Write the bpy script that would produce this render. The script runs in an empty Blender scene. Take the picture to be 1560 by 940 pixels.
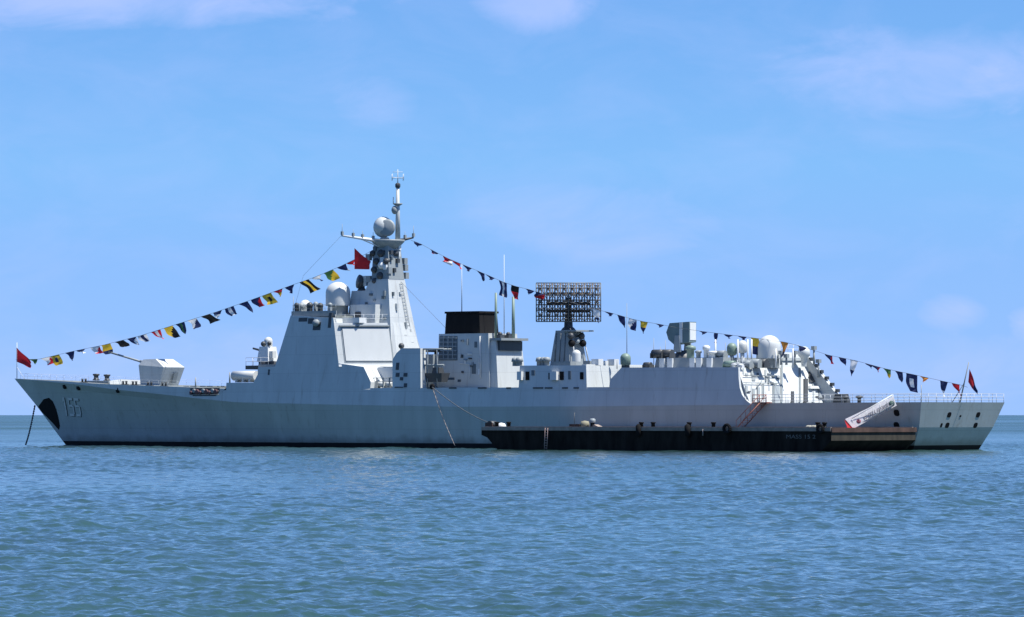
import bpy, bmesh, math, random
import numpy as np
from mathutils import Vector, Matrix
R = math.radians
random.seed(7)

# ------------------------------------------------------------------ camera, sky, sun, exposure
SC = bpy.context.scene
COL = SC.collection
CAM_Z, FPX, HOR = 4.13, 7600.0, 632.0          # eye height (m); focal length and horizon row in photo pixels
cam = bpy.data.cameras.new('camera')
camo = bpy.data.objects.new('camera', cam)
COL.objects.link(camo)
cam.sensor_width = 36.0
cam.lens = FPX / 1560 * 36.0
cam.shift_y = (HOR - 470) / 1560
cam.clip_start, cam.clip_end = 1.0, 120000.0
camo.location = (0, 0, CAM_Z)
camo.rotation_euler = (R(90), 0, 0)
SC.camera = camo

TH = R(40.4)                                    # heading of the ship against the picture plane
AX = Vector((-math.cos(TH), math.sin(TH), 0))   # towards the bow
PX = Vector((-math.sin(TH), -math.cos(TH), 0))  # towards the port side
SHIP = Vector((46.57, 569.0, 0)) - 8.5 * PX     # transom centre at the waterline

SUN_EL = R(65)
phi = R(20)
sd = (-AX * math.cos(phi) - PX * math.sin(phi))
sun_dir = Vector((sd.x * math.cos(SUN_EL), sd.y * math.cos(SUN_EL), math.sin(SUN_EL)))
sun = bpy.data.lights.new('sun', 'SUN')
suno = bpy.data.objects.new('sun', sun)
COL.objects.link(suno)
sun.energy = 5.0
sun.angle = R(0.53)
sun.color = (1.0, 0.965, 0.90)
suno.rotation_euler = sun_dir.to_track_quat('Z', 'Y').to_euler()

W = bpy.data.worlds.new('World')
SC.world = W
W.use_nodes = True
nt = W.node_tree
N, L = nt.nodes, nt.links
for n in list(N):
    N.remove(n)
out = N.new('ShaderNodeOutputWorld')
bg = N.new('ShaderNodeBackground')
bg.inputs['Strength'].default_value = 0.085
sky = N.new('ShaderNodeTexSky')
sky.sky_type = 'NISHITA'
sky.sun_disc = False
sky.sun_elevation = SUN_EL
sky.sun_rotation = math.atan2(sun_dir.x, sun_dir.y)
sky.altitude = 0
sky.air_density = 1.0
sky.dust_density = 0.0
sky.ozone_density = 6.0
tc = N.new('ShaderNodeTexCoord')
# clear tropical air: the blue of higher sky reaches down towards the horizon
sep = N.new('ShaderNodeSeparateXYZ')
L.new(tc.outputs['Generated'], sep.inputs[0])
mr = N.new('ShaderNodeMapRange')
mr.inputs['From Min'].default_value = 0.0
mr.inputs['From Max'].default_value = 1.0
mr.inputs['To Min'].default_value = 0.08
mr.inputs['To Max'].default_value = 1.25
mr.clamp = False
L.new(sep.outputs['Z'], mr.inputs['Value'])
com = N.new('ShaderNodeCombineXYZ')
L.new(sep.outputs['X'], com.inputs['X'])
L.new(sep.outputs['Y'], com.inputs['Y'])
L.new(mr.outputs['Result'], com.inputs['Z'])
nrm = N.new('ShaderNodeVectorMath')
nrm.operation = 'NORMALIZE'
L.new(com.outputs[0], nrm.inputs[0])
L.new(nrm.outputs[0], sky.inputs['Vector'])
tint = N.new('ShaderNodeMix')
tint.data_type = 'RGBA'
tint.blend_type = 'MULTIPLY'
tint.inputs['Factor'].default_value = 1.0
tr_ = N.new('ShaderNodeValToRGB')                # the low air is a little more violet than the high
zs = N.new('ShaderNodeMath'); zs.operation = 'MULTIPLY'; zs.inputs[1].default_value = 10.0
L.new(sep.outputs['Z'], zs.inputs[0]); L.new(zs.outputs[0], tr_.inputs[0])
e_ = tr_.color_ramp.elements
e_[0].position = 0.0; e_[0].color = (0.67, 0.745, 1.10, 1)
e_[1].position = 0.9; e_[1].color = (0.64, 0.88, 1.13, 1)
x_ = e_.new(0.5); x_.color = (0.69, 0.915, 1.13, 1)
x_ = e_.new(0.3); x_.color = (0.69, 0.825, 1.11, 1)
L.new(tr_.outputs[0], tint.inputs['B'])
L.new(sky.outputs[0], tint.inputs['A'])
# a few thin soft clouds low over the sea, each at its own bearing and height
def math_node(op, a, b=None, clamp=False):
    m = N.new('ShaderNodeMath'); m.operation = op; m.use_clamp = clamp
    for k, x in enumerate((a, b)):
        if x is None: continue
        if isinstance(x, (int, float)): m.inputs[k].default_value = x
        else: L.new(x, m.inputs[k])
    return m.outputs[0]
mp = N.new('ShaderNodeMapping')
mp.inputs['Scale'].default_value = (34.0, 34.0, 80.0)
L.new(tc.outputs['Generated'], mp.inputs['Vector'])
n1 = N.new('ShaderNodeTexNoise')
n1.inputs['Scale'].default_value = 1.0
n1.inputs['Detail'].default_value = 6.0
n1.inputs['Roughness'].default_value = 0.6
n1.inputs['Distortion'].default_value = 0.5
L.new(mp.outputs[0], n1.inputs['Vector'])
fac = math_node('MULTIPLY', math_node('SUBTRACT', n1.outputs['Fac'], 0.42, True), 0.5)
wob = math_node('SUBTRACT', n1.outputs['Fac'], 0.5)
for bx, bz, sx, sz, k in ((170, 0, 420, 52, .5), (815, 0, 95, 55, .42), (1420, 110, 260, 75, .34), (1545, 130, 90, 50, .28), (1450, 478, 62, 36, .42), (1565, 490, 40, 30, .36), (575, 155, 70, 40, .2), (900, 340, 200, 60, .2), (1250, 560, 500, 70, .22), (300, 560, 500, 70, .2)):
    cx, cz = (bx - 780) / 7600, (632 - bz) / 7600
    ex = math_node('DIVIDE', math_node('SUBTRACT', sep.outputs['X'], cx), sx / 7600)
    ez = math_node('DIVIDE', math_node('SUBTRACT', sep.outputs['Z'], cz), sz / 7600)
    d2 = math_node('ADD', math_node('MULTIPLY', ex, ex), math_node('MULTIPLY', ez, ez))
    g_ = math_node('SUBTRACT', 1.0, math_node('ADD', d2, math_node('MULTIPLY', wob, -2.2)), True)
    ahead = math_node('GREATER_THAN', sep.outputs['Y'], 0.0)
    fac = math_node('ADD', fac, math_node('MULTIPLY', math_node('MULTIPLY', g_, k), ahead), True)
cl = N.new('ShaderNodeMix')
cl.data_type = 'RGBA'
L.new(fac, cl.inputs['Factor'])
L.new(tint.outputs['Result'], cl.inputs['A'])
cl.inputs['B'].default_value = (4.2, 4.9, 8.2, 1)
L.new(cl.outputs['Result'], bg.inputs['Color'])
L.new(bg.outputs[0], out.inputs[0])

SC.view_settings.view_transform = 'Standard'
SC.view_settings.look = 'None'
SC.view_settings.exposure = 0.7
SC.view_settings.gamma = 1.0
SC.view_settings.use_curve_mapping = False
SC.render.engine = 'CYCLES'
SC.cycles.max_bounces = 6
SC.cycles.sample_clamp_indirect = 4.0

# ------------------------------------------------------------------ measuring: a pixel of the photo on a plane of the ship -> (u, v, z)
def hit(px, py, n, d):
    r = Vector(((px - 780) / FPX, 1, (HOR - py) / FPX))
    o = Vector((-SHIP.dot(AX), -SHIP.dot(PX), CAM_Z))
    dd = Vector((r.dot(AX), r.dot(PX), r.z))
    n = Vector(n)
    return o + dd * ((d - n.dot(o)) / n.dot(dd))
def side(px, py, v=0.0): return hit(px, py, (0, 1, 0), v)
def aft(px, py, u): return hit(px, py, (1, 0, 0), u)
TK = 0.14
def tum(px, py, v0=8.5, z0=5.3): return hit(px, py, (0, 1, TK), v0 + TK * z0)   # the inward-leaning ship's side

# ------------------------------------------------------------------ materials
def mat(name, col, rough=0.55, metal=0.0, var=0.12, scale=1.2, stretch=0.25, bump=0.0, bscale=3.0, spec=0.5, plates=False, stain=None):
    m = bpy.data.materials.new(name)
    m.use_nodes = True
    n, l = m.node_tree.nodes, m.node_tree.links
    b = n['Principled BSDF']
    b.inputs['Roughness'].default_value = rough
    b.inputs['Metallic'].default_value = metal
    b.inputs['Specular IOR Level'].default_value = spec
    t = n.new('ShaderNodeTexCoord')
    mpp = n.new('ShaderNodeMapping')
    mpp.inputs['Scale'].default_value = (scale, scale, scale * stretch)
    l.new(t.outputs['Object'], mpp.inputs[0])
    nz = n.new('ShaderNodeTexNoise')
    nz.inputs['Scale'].default_value = 1.0
    nz.inputs['Detail'].default_value = 6.0
    nz.inputs['Roughness'].default_value = 0.6
    l.new(mpp.outputs[0], nz.inputs['Vector'])
    rp = n.new('ShaderNodeValToRGB')
    rp.color_ramp.elements[0].position = 0.3
    rp.color_ramp.elements[1].position = 0.7
    c = Vector(col)
    lo, hi = c * (1 - var), c * (1 + var)
    rp.color_ramp.elements[0].color = (lo.x, lo.y, lo.z, 1)
    rp.color_ramp.elements[1].color = (min(1, hi.x), min(1, hi.y), min(1, hi.z), 1)
    l.new(nz.outputs['Fac'], rp.inputs[0])
    l.new(rp.outputs[0], b.inputs['Base Color'])
    if plates:
        cur = b.inputs['Base Color'].links[0].from_socket
        sx = n.new('ShaderNodeSeparateXYZ'); l.new(t.outputs['Object'], sx.inputs[0])
        cx_ = n.new('ShaderNodeCombineXYZ')
        ad = n.new('ShaderNodeMath'); ad.operation = 'ADD'
        l.new(sx.outputs['X'], ad.inputs[0]); l.new(sx.outputs['Y'], ad.inputs[1])
        l.new(ad.outputs[0], cx_.inputs['X']); l.new(sx.outputs['Z'], cx_.inputs['Y'])
        br = n.new('ShaderNodeTexBrick')
        br.inputs['Scale'].default_value = 1.0
        br.inputs['Brick Width'].default_value = 7.3
        br.inputs['Row Height'].default_value = 2.35
        br.inputs['Mortar Size'].default_value = 0.035
        br.inputs['Mortar Smooth'].default_value = 0.6
        br.inputs['Color1'].default_value = (1, 1, 1, 1)
        br.inputs['Color2'].default_value = (0.945, 0.95, 0.955, 1)
        br.inputs['Mortar'].default_value = (0.80, 0.80, 0.80, 1)
        l.new(cx_.outputs[0], br.inputs['Vector'])
        mu = n.new('ShaderNodeMix'); mu.data_type = 'RGBA'; mu.blend_type = 'MULTIPLY'; mu.inputs['Factor'].default_value = 1.0
        l.new(cur, mu.inputs['A']); l.new(br.outputs['Color'], mu.inputs['B'])
        # thin runs of rust and dirt down the plating
        ms = n.new('ShaderNodeMapping'); ms.inputs['Scale'].default_value = (1.7, 1.7, 0.10)
        l.new(t.outputs['Object'], ms.inputs[0])
        ns = n.new('ShaderNodeTexNoise'); ns.inputs['Scale'].default_value = 1.0; ns.inputs['Detail'].default_value = 4.0; ns.inputs['Roughness'].default_value = 0.65
        l.new(ms.outputs[0], ns.inputs['Vector'])
        rs_ = n.new('ShaderNodeMapRange'); rs_.inputs['From Min'].default_value = 0.58; rs_.inputs['From Max'].default_value = 0.80
        rs_.inputs['To Max'].default_value = 0.5
        l.new(ns.outputs['Fac'], rs_.inputs['Value'])
        m2 = n.new('ShaderNodeMix'); m2.data_type = 'RGBA'
        l.new(rs_.outputs['Result'], m2.inputs['Factor']); l.new(mu.outputs['Result'], m2.inputs['A'])
        m2.inputs['B'].default_value = (0.20, 0.16, 0.12, 1)
        res = m2.outputs['Result']
        if stain:
            nw_ = n.new('ShaderNodeTexNoise'); nw_.inputs['Scale'].default_value = 0.6; nw_.inputs['Detail'].default_value = 5
            l.new(t.outputs['Object'], nw_.inputs['Vector'])
            zz = n.new('ShaderNodeMath'); zz.operation = 'MULTIPLY_ADD'; zz.inputs[1].default_value = -1.6
            l.new(nw_.outputs['Fac'], zz.inputs[0]); l.new(sx.outputs['Z'], zz.inputs[2])
            rz_ = n.new('ShaderNodeMapRange'); rz_.inputs['From Min'].default_value = stain - 0.9; rz_.inputs['From Max'].default_value = stain
            rz_.inputs['To Min'].default_value = 0.55; rz_.inputs['To Max'].default_value = 0.0
            l.new(zz.outputs[0], rz_.inputs['Value'])
            m3 = n.new('ShaderNodeMix'); m3.data_type = 'RGBA'
            l.new(rz_.outputs['Result'], m3.inputs['Factor']); l.new(res, m3.inputs['A'])
            m3.inputs['B'].default_value = (0.13, 0.13, 0.10, 1)
            res = m3.outputs['Result']
        l.new(res, b.inputs['Base Color'])
    if bump:
        nb = n.new('ShaderNodeTexNoise')
        nb.inputs['Scale'].default_value = bscale
        nb.inputs['Detail'].default_value = 2.0
        l.new(t.outputs['Object'], nb.inputs['Vector'])
        bp = n.new('ShaderNodeBump')
        bp.inputs['Strength'].default_value = bump
        bp.inputs['Distance'].default_value = 0.1
        l.new(nb.outputs['Fac'], bp.inputs['Height'])
        l.new(bp.outputs[0], b.inputs['Normal'])
    return m

M = {}
M['paint'] = mat('grey_ship_paint', (0.49, 0.515, 0.51), 0.5, var=0.09, scale=0.5, stretch=0.15, bump=0.05, bscale=0.7, plates=True)
M['hullpaint'] = mat('shaded_grey_hull_paint', (0.40, 0.435, 0.43), 0.42, var=0.09, scale=0.35, stretch=0.12, bump=0.07, bscale=0.6, plates=True, stain=0.75)  # same grey darkened below the knuckle to put in the flare's shade
M['pale'] = mat('pale_grey_paint', (0.62, 0.64, 0.64), 0.5, var=0.05)
M['white'] = mat('white_radome_paint', (0.53, 0.55, 0.54), 0.45, var=0.03)
M['green'] = mat('grey_green_cover', (0.16, 0.23, 0.195), 0.5, var=0.08)
M['deck'] = mat('dark_deck_paint', (0.16, 0.18, 0.18), 0.8, var=0.12)
M['mid'] = mat('mid_grey_paint', (0.24, 0.27, 0.28), 0.55, var=0.1)
M['dark'] = mat('dark_equipment', (0.045, 0.05, 0.055), 0.5, var=0.2)
M['black'] = mat('matt_black', (0.010, 0.010, 0.011), 0.85, var=0.2, spec=0.15)
M['boot'] = mat('black_boot_topping', (0.012, 0.012, 0.013), 0.7, var=0.3, scale=0.6, spec=0.2)
M['louvre'] = mat('dark_louvre_steel', (0.10, 0.125, 0.14), 0.5, var=0.1)  # plain dark steel colour, also on doors and small fittings
M['bargehull'] = mat('tarred_black_steel', (0.016, 0.013, 0.011), 0.85, var=0.75, scale=0.9, stretch=0.3, spec=0.12)
M['rust'] = mat('rusty_brown_steel', (0.062, 0.034, 0.025), 0.8, var=0.45, scale=1.2, stretch=0.5)
M['olive'] = mat('weathered_olive_steel', (0.032, 0.028, 0.019), 0.9, var=0.5, scale=1.2, stretch=0.5)
M['tan'] = mat('scuffed_tan_timber', (0.27, 0.22, 0.185), 0.85, var=0.25, scale=1.5, stretch=1)
M['orange'] = mat('orange_red_paint', (0.30, 0.125, 0.095), 0.6, var=0.15)
M['red'] = mat('red_cloth', (0.55, 0.02, 0.03), 0.8, var=0.08)
M['ink'] = mat('dark_lettering', (0.09, 0.08, 0.10), 0.7, var=0.05)
M['number'] = mat('white_number_paint', (0.56, 0.58, 0.58), 0.5, var=0.08)
M['numshade'] = mat('black_number_shade', (0.06, 0.07, 0.08), 0.5, var=0.08)
M['letter'] = mat('worn_white_lettering', (0.11, 0.105, 0.10), 0.7, var=0.3)
M['rope'] = mat('pale_rope', (0.24, 0.21, 0.20), 0.8, var=0.1)
M['darkrope'] = mat('dark_wire_rope', (0.10, 0.11, 0.12), 0.7, var=0.1)
M['chain'] = mat('anchor_chain_steel', (0.06, 0.075, 0.09), 0.6, metal=0.3, var=0.2)
M['rail'] = mat('pale_rail_paint', (0.55, 0.58, 0.60), 0.5, var=0.04)
def cloth(name, col, tl=0.3):
    m = mat(name, col, 0.85, var=0.06, scale=3, stretch=1)
    n, l = m.node_tree.nodes, m.node_tree.links
    b = n['Principled BSDF']
    tr = n.new('ShaderNodeBsdfTranslucent')
    tr.inputs['Color'].default_value = (*col, 1)
    mx = n.new('ShaderNodeMixShader')
    mx.inputs[0].default_value = tl
    l.new(b.outputs[0], mx.inputs[1])
    l.new(tr.outputs[0], mx.inputs[2])
    l.new(mx.outputs[0], n['Material Output'].inputs[0])
    return m
M['banner'] = cloth('white_banner_cloth', (0.84, 0.83, 0.84), 0.55)
FC = {'red': cloth('red_bunting', (0.55, 0.02, 0.03)), 'yellow': cloth('yellow_bunting', (0.72, 0.47, 0.04)),
      'navy': cloth('navy_bunting', (0.02, 0.03, 0.10)), 'black': cloth('black_bunting', (0.012, 0.012, 0.014)),
      'white': cloth('white_bunting', (0.78, 0.78, 0.78)), 'green': cloth('green_bunting', (0.06, 0.16, 0.05)),
      'orange': cloth('orange_bunting', (0.65, 0.24, 0.04))}

# ------------------------------------------------------------------ mesh helpers
def tag(o, label=None, cat=None, group=None, kind=None):
    if label: o['label'] = label
    if cat: o['category'] = cat
    if group: o['group'] = group
    if kind: o['kind'] = kind
    return o

class MB:
    def __init__(s):
        s.v, s.f, s.mi, s.sm = [], [], [], []
    def face(s, pts, mi=0, smooth=False):
        b = len(s.v)
        s.v += [tuple(p) for p in pts]
        s.f.append(tuple(range(b, b + len(pts))))
        s.mi.append(mi); s.sm.append(smooth)
    def mesh(s, vs, fs, mi=0, smooth=False):
        b = len(s.v)
        s.v += [tuple(p) for p in vs]
        for f in fs:
            s.f.append(tuple(i + b for i in f)); s.mi.append(mi); s.sm.append(smooth)
    def box(s, c, d, rz=0.0, top=None, mi=0, topoff=(0, 0)):
        """box with centre of base c, size d; top = (sx, sy) scale of the top face"""
        tx, ty = top or (1, 1)
        x, y, z = d[0] / 2, d[1] / 2, d[2]
        p = [(-x, -y, 0), (x, -y, 0), (x, y, 0), (-x, y, 0)]
        q = [(a * tx + topoff[0], b * ty + topoff[1], z) for a, b, _ in p]
        co, si = math.cos(rz), math.sin(rz)
        vs = [(c[0] + a * co - b * si, c[1] + a * si + b * co, c[2] + e) for a, b, e in p + q]
        s.mesh(vs, [(3, 2, 1, 0), (4, 5, 6, 7), (0, 1, 5, 4), (1, 2, 6, 5), (2, 3, 7, 6), (3, 0, 4, 7)], mi)
    def prism(s, base, top, mi=0):
        """two rings of equal length"""
        n = len(base)
        fs = [tuple(range(n - 1, -1, -1)), tuple(range(n, 2 * n))]
        fs += [(i, (i + 1) % n, n + (i + 1) % n, n + i) for i in range(n)]
        s.mesh(list(base) + list(top), fs, mi)
    def tube(s, a, b, r, r2=None, n=8, mi=0, cap=True):
        a, b = Vector(a), Vector(b)
        r2 = r if r2 is None else r2
        d = (b - a).normalized()
        q = d.to_track_quat('Z', 'Y')
        vs = []
        for p, rr in ((a, r), (b, r2)):
            for i in range(n):
                t = 2 * math.pi * i / n
                vs.append(p + q @ Vector((rr * math.cos(t), rr * math.sin(t), 0)))
        fs = [(i, (i + 1) % n, n + (i + 1) % n, n + i) for i in range(n)]
        s.mesh(vs, fs, mi, True)
        if cap:
            s.mesh(vs, [tuple(range(n - 1, -1, -1)), tuple(range(n, 2 * n))], mi)
    def path(s, pts, r, n=6, mi=0):
        for a, b in zip(pts[:-1], pts[1:]):
            s.tube(a, b, r, n=n, mi=mi)
    def lathe(s, c, prof, n=24, mi=0, axis=None):
        """prof = [(r, h)] about the vertical (or axis) through c"""
        q = Vector(axis).normalized().to_track_quat('Z', 'Y') if axis else None
        c = Vector(c)
        vs = []
        for r, h in prof:
            for i in range(n):
                t = 2 * math.pi * i / n
                p = Vector((r * math.cos(t), r * math.sin(t), h))
                vs.append(c + (q @ p if q else p))
        fs = []
        for k in range(len(prof) - 1):
            for i in range(n):
                j = (i + 1) % n
                fs.append((k * n + i, k * n + j, (k + 1) * n + j, (k + 1) * n + i))
        s.mesh(vs, fs, mi, True)
    def ball(s, c, r, n=16, sz=1.0, mi=0):
        m = n // 2
        s.lathe(c, [(max(1e-4, r * math.sin(math.pi * k / m)), -r * sz * math.cos(math.pi * k / m)) for k in range(m + 1)], n, mi)
    def build(s, name, m, parent=None, merge=False):
        me = bpy.data.meshes.new(name)
        me.from_pydata(s.v, [], s.f)
        ms = m if isinstance(m, (list, tuple)) else [m]
        for x in ms: me.materials.append(x)
        for p, i, k in zip(me.polygons, s.mi, s.sm):
            p.material_index = i; p.use_smooth = k
        if merge or True:
            bm = bmesh.new(); bm.from_mesh(me)
            bmesh.ops.remove_doubles(bm, verts=bm.verts, dist=1e-4)
            bmesh.ops.recalc_face_normals(bm, faces=bm.faces)
            bm.to_mesh(me); bm.free()
        o = bpy.data.objects.new(name, me)
        COL.objects.link(o)
        if parent: o.parent = parent
        return o

def empty(name, loc=(0, 0, 0), rz=0.0, parent=None):
    o = bpy.data.objects.new(name, None)
    o.location = loc
    o.rotation_euler = (0, 0, rz)
    COL.objects.link(o)
    if parent: o.parent = parent
    return o

def dome(r, cyl, n=7):
    """profile: upright cylinder of height cyl closed by a hemisphere"""
    return [(r * 0.97, 0), (r, 0.05)] + [(max(1e-4, r * math.cos(k * math.pi / 2 / n)), cyl + r * math.sin(k * math.pi / 2 / n)) for k in range(n + 1)]

# ------------------------------------------------------------------ the sea: one sheet out to the horizon, with its own chop
def build_sea():
    d = [2.0]
    while d[-1] < 60000:
        x = d[-1]
        if x < 70: k = 1.05
        elif x < 92: k = 1.01
        elif x < 320: k = 1.0011
        elif x < 800: k = 1.0012
        elif x < 2500: k = 1.004
        else: k = 1.03
        d.append(x * k)
    d = np.array(d)
    fine = np.radians(np.linspace(-11, 11, 1480))
    coarse = np.radians(np.concatenate([np.linspace(11.05, 14.5, 30), np.linspace(15, 85, 40)]))
    ang = np.concatenate([-coarse[::-1], fine, coarse])
    Y0 = -250.0
    rr = d - Y0
    X = rr[:, None] * np.sin(ang)[None, :]
    Y = Y0 + rr[:, None] * np.cos(ang)[None, :]
    rs = np.gradient(d)[:, None] * np.ones_like(X)
    cs = np.gradient(ang)[None, :] * rr[:, None]
    rng = np.random.default_rng(11)
    wind = math.atan2(-0.80, 0.60)
    nw = 130
    lam = 0.32 * (5.0 / 0.32) ** (rng.random(nw) ** 1.15)
    th = wind + np.clip(rng.normal(0, 1.2, nw), -2.6, 2.6)
    sl = 0.30 * math.sqrt(2.0 / nw) * np.where(lam > 0.9, (0.9 / lam) ** 0.6, 1.0)
    sw = np.array([7.0, 9.5, 12.5, 16.0, 20.0, 8.2]); lam = np.concatenate([lam, sw]); sl = np.concatenate([sl, np.full(6, 0.014)])
    th = np.concatenate([th, wind + np.array([.3, -.2, .5, .1, -.4, .8])])
    Z = np.zeros_like(X)
    DX = np.zeros_like(X); DY = np.zeros_like(X)
    gust = 1.0 + 0.25 * np.sin(X * 0.043 + Y * 0.017 + 1) + 0.22 * np.sin(X * 0.021 - Y * 0.031 + 2.4)
    i0 = int(np.searchsorted(d, 2600))
    Xs, Ys, rss, css = X[:i0], Y[:i0], rs[:i0], cs[:i0]
    for lm, t, s in zip(lam, th, sl):
        k = 2 * math.pi / lm
        kx, ky = k * math.cos(t), k * math.sin(t)
        samp = np.maximum(rss * abs(math.sin(t)) , css * abs(math.cos(t)))
        w = np.clip((lm / samp - 2.2) / 2.5, 0, 1)
        ph = kx * Xs + ky * Ys + rng.random() * 6.283
        Z[:i0] += s / k * w * np.sin(ph)
        DX[:i0] += s / k * w * math.cos(t) * np.cos(ph)
        DY[:i0] += s / k * w * math.sin(t) * np.cos(ph)
    Z *= gust
    X = X + 0.5 * DX; Y = Y + 0.5 * DY
    nr, nc = X.shape
    co = np.stack([X, Y, Z], -1).reshape(-1, 3).astype(np.float32)
    idx = np.arange(nr * nc, dtype=np.int32).reshape(nr, nc)
    q = np.stack([idx[:-1, :-1], idx[:-1, 1:], idx[1:, 1:], idx[1:, :-1]], -1).reshape(-1, 4)
    me = bpy.data.meshes.new('sea')
    me.vertices.add(len(co)); me.vertices.foreach_set('co', co.ravel())
    me.loops.add(q.size); me.loops.foreach_set('vertex_index', q.ravel())
    me.polygons.add(len(q))
    me.polygons.foreach_set('loop_start', np.arange(0, q.size, 4, dtype=np.int32))
    me.polygons.foreach_set('loop_total', np.full(len(q), 4, dtype=np.int32))
    me.polygons.foreach_set('use_smooth', np.ones(len(q), dtype=bool))
    me.update(calc_edges=True)
    o = bpy.data.objects.new('sea', me)
    COL.objects.link(o)
    m = bpy.data.materials.new('sea_water')
    m.use_nodes = True
    n, l = m.node_tree.nodes, m.node_tree.links
    b = n['Principled BSDF']
    b.inputs['Base Color'].default_value = (0.010, 0.055, 0.085, 1)
    b.inputs['IOR'].default_value = 1.333
    g = n.new('ShaderNodeNewGeometry')
    mp1 = n.new('ShaderNodeMapping')
    mp1.inputs['Rotation'].default_value = (0, 0, -wind)
    mp1.inputs['Scale'].default_value = (1.0, 0.55, 1.0)
    l.new(g.outputs['Position'], mp1.inputs[0])
    nz = n.new('ShaderNodeTexNoise')
    nz.inputs['Scale'].default_value = 4.2
    nz.inputs['Detail'].default_value = 3.0
    l.new(mp1.outputs[0], nz.inputs['Vector'])
    bp = n.new('ShaderNodeBump')
    bp.inputs['Strength'].default_value = 0.8
    bp.inputs['Distance'].default_value = 0.06
    l.new(nz.outputs['Fac'], bp.inputs['Height'])
    l.new(bp.outputs[0], b.inputs['Normal'])
    # far water: its ripples are finer than the sheet can carry, so they go into the roughness
    sp = n.new('ShaderNodeSeparateXYZ')
    l.new(g.outputs['Position'], sp.inputs[0])
    rg = n.new('ShaderNodeMapRange')
    rg.inputs['From Min'].default_value = 250
    rg.inputs['From Max'].default_value = 1500
    rg.inputs['To Min'].default_value = 0.04
    rg.inputs['To Max'].default_value = 0.25
    l.new(sp.outputs['Y'], rg.inputs['Value'])
    n3 = n.new('ShaderNodeTexNoise')
    n3.inputs['Scale'].default_value = 0.0045
    n3.inputs['Detail'].default_value = 4.0
    l.new(g.outputs['Position'], n3.inputs['Vector'])
    gm = n.new('ShaderNodeMapRange')
    gm.inputs['From Min'].default_value = 0.35; gm.inputs['From Max'].default_value = 0.65
    gm.inputs['To Min'].default_value = 0.7; gm.inputs['To Max'].default_value = 1.45
    l.new(n3.outputs['Fac'], gm.inputs['Value'])
    rm = n.new('ShaderNodeMath'); rm.operation = 'MULTIPLY'
    l.new(rg.outputs['Result'], rm.inputs[0]); l.new(gm.outputs['Result'], rm.inputs[1])
    l.new(rm.outputs[0], b.inputs['Roughness'])
    # drifting patches of greener and bluer water
    n2 = n.new('ShaderNodeTexNoise')
    n2.inputs['Scale'].default_value = 0.03
    n2.inputs['Detail'].default_value = 3.0
    l.new(mp1.outputs[0], n2.inputs['Vector'])
    rp = n.new('ShaderNodeValToRGB')
    rp.color_ramp.elements[0].position = 0.38
    rp.color_ramp.elements[0].color = (0.024, 0.056, 0.058, 1)
    rp.color_ramp.elements[1].position = 0.62
    rp.color_ramp.elements[1].color = (0.026, 0.064, 0.058, 1)
    l.new(n2.outputs['Fac'], rp.inputs[0])
    l.new(rp.outputs[0], b.inputs['Base Color'])
    me.materials.append(m)
    tag(o, 'choppy blue green sea reaching to the horizon', 'sea', kind='structure')
build_sea()

# ------------------------------------------------------------------ the warship
RZ = math.atan2(AX.y, AX.x)
ship = tag(empty('warship', SHIP, RZ), 'long pale grey missile destroyer at anchor, dressed with flags, bow to the left', 'warship')

def tab(t, x):
    return float(np.interp(x, [a for a, _ in t], [b for _, b in t]))
def halfb(u):                                   # half breadth at the knuckle and deck edge
    if u < 12: return 8.3 + 0.2 * u / 12
    return 8.5 * (1 - max(0.0, (min(u, 157.08) - 95) / 62.08) ** 2.3)
ZK = [(0, 5.58), (24, 5.5), (30, 5.3), (48, 5.15), (70, 5.12), (90, 5.4), (97, 5.54), (107.7, 5.73), (115, 6.25), (123, 6.87), (131.3, 7.41), (139, 8.05), (148, 8.6), (157.08, 9.03)]
ZT = [(24, 7.45), (110, 7.5), (116.4, 7.69), (123, 7.89), (131.3, 8.1), (137.2, 8.3), (143.5, 8.6), (150.2, 8.82), (157.08, 9.06)]
Z2 = [(0, 2.7), (60, 2.55), (110, 3.6), (150, 5.5)]
# levels: z(s), stem x, transom x, half breadth(s)
def stem_u(z):                                  # raked stem profile
    return tab([(-2.5, 143.5), (0, 147.1), (5.46, 152.9), (9.05, 157.08)], z)
def trans_u(z):
    return tab([(-2.5, 3.7), (0, 2.5), (2.7, 0.98), (5.6, 0.0)], z)
def hb_level(u, f):
    """half breadth at height fraction: f = 0 waterline, 1 knuckle"""
    pass
def bw(u):                                      # waterline half breadth
    if u < 40: return 6.4 + 1.5 * math.sin(math.pi / 2 * u / 40)
    return 7.9 * (1 - max(0.0, (min(u, 147.1) - 72) / 75.1) ** 1.9)
def hull_v(u, z):
    """port half breadth of the shell at (u, z); u is the true station"""
    zk = tab(ZK, u)
    if z >= zk:
        base = halfb(u)
        k = TK * min(1.0, max(0.0, (125 - u) / 25))
        return max(0.0, base - k * (z - zk))
    # between waterline and knuckle: scale the waterline shape along with the rake
    f = z / zk if z > 0 else 0
    su = stem_u(z)
    # station on each of the two bounding curves with the same distance from the stem
    if u > 95:
        t = (u - 95) / (su - 95)
        uk, uw = 95 + t * (157.08 - 95), 95 + t * (147.1 - 95)
    else:
        uk = uw = u
    vk, vw = halfb(uk), bw(uw)
    if z <= 0: return max(0.0, vw * (1 + z * 0.05))
    g = f ** (1.0 + 0.7 * min(1, max(0, (u - 95) / 40)))   # hollow flare forward
    return max(0.0, vw + (vk - vw) * g)

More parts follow.
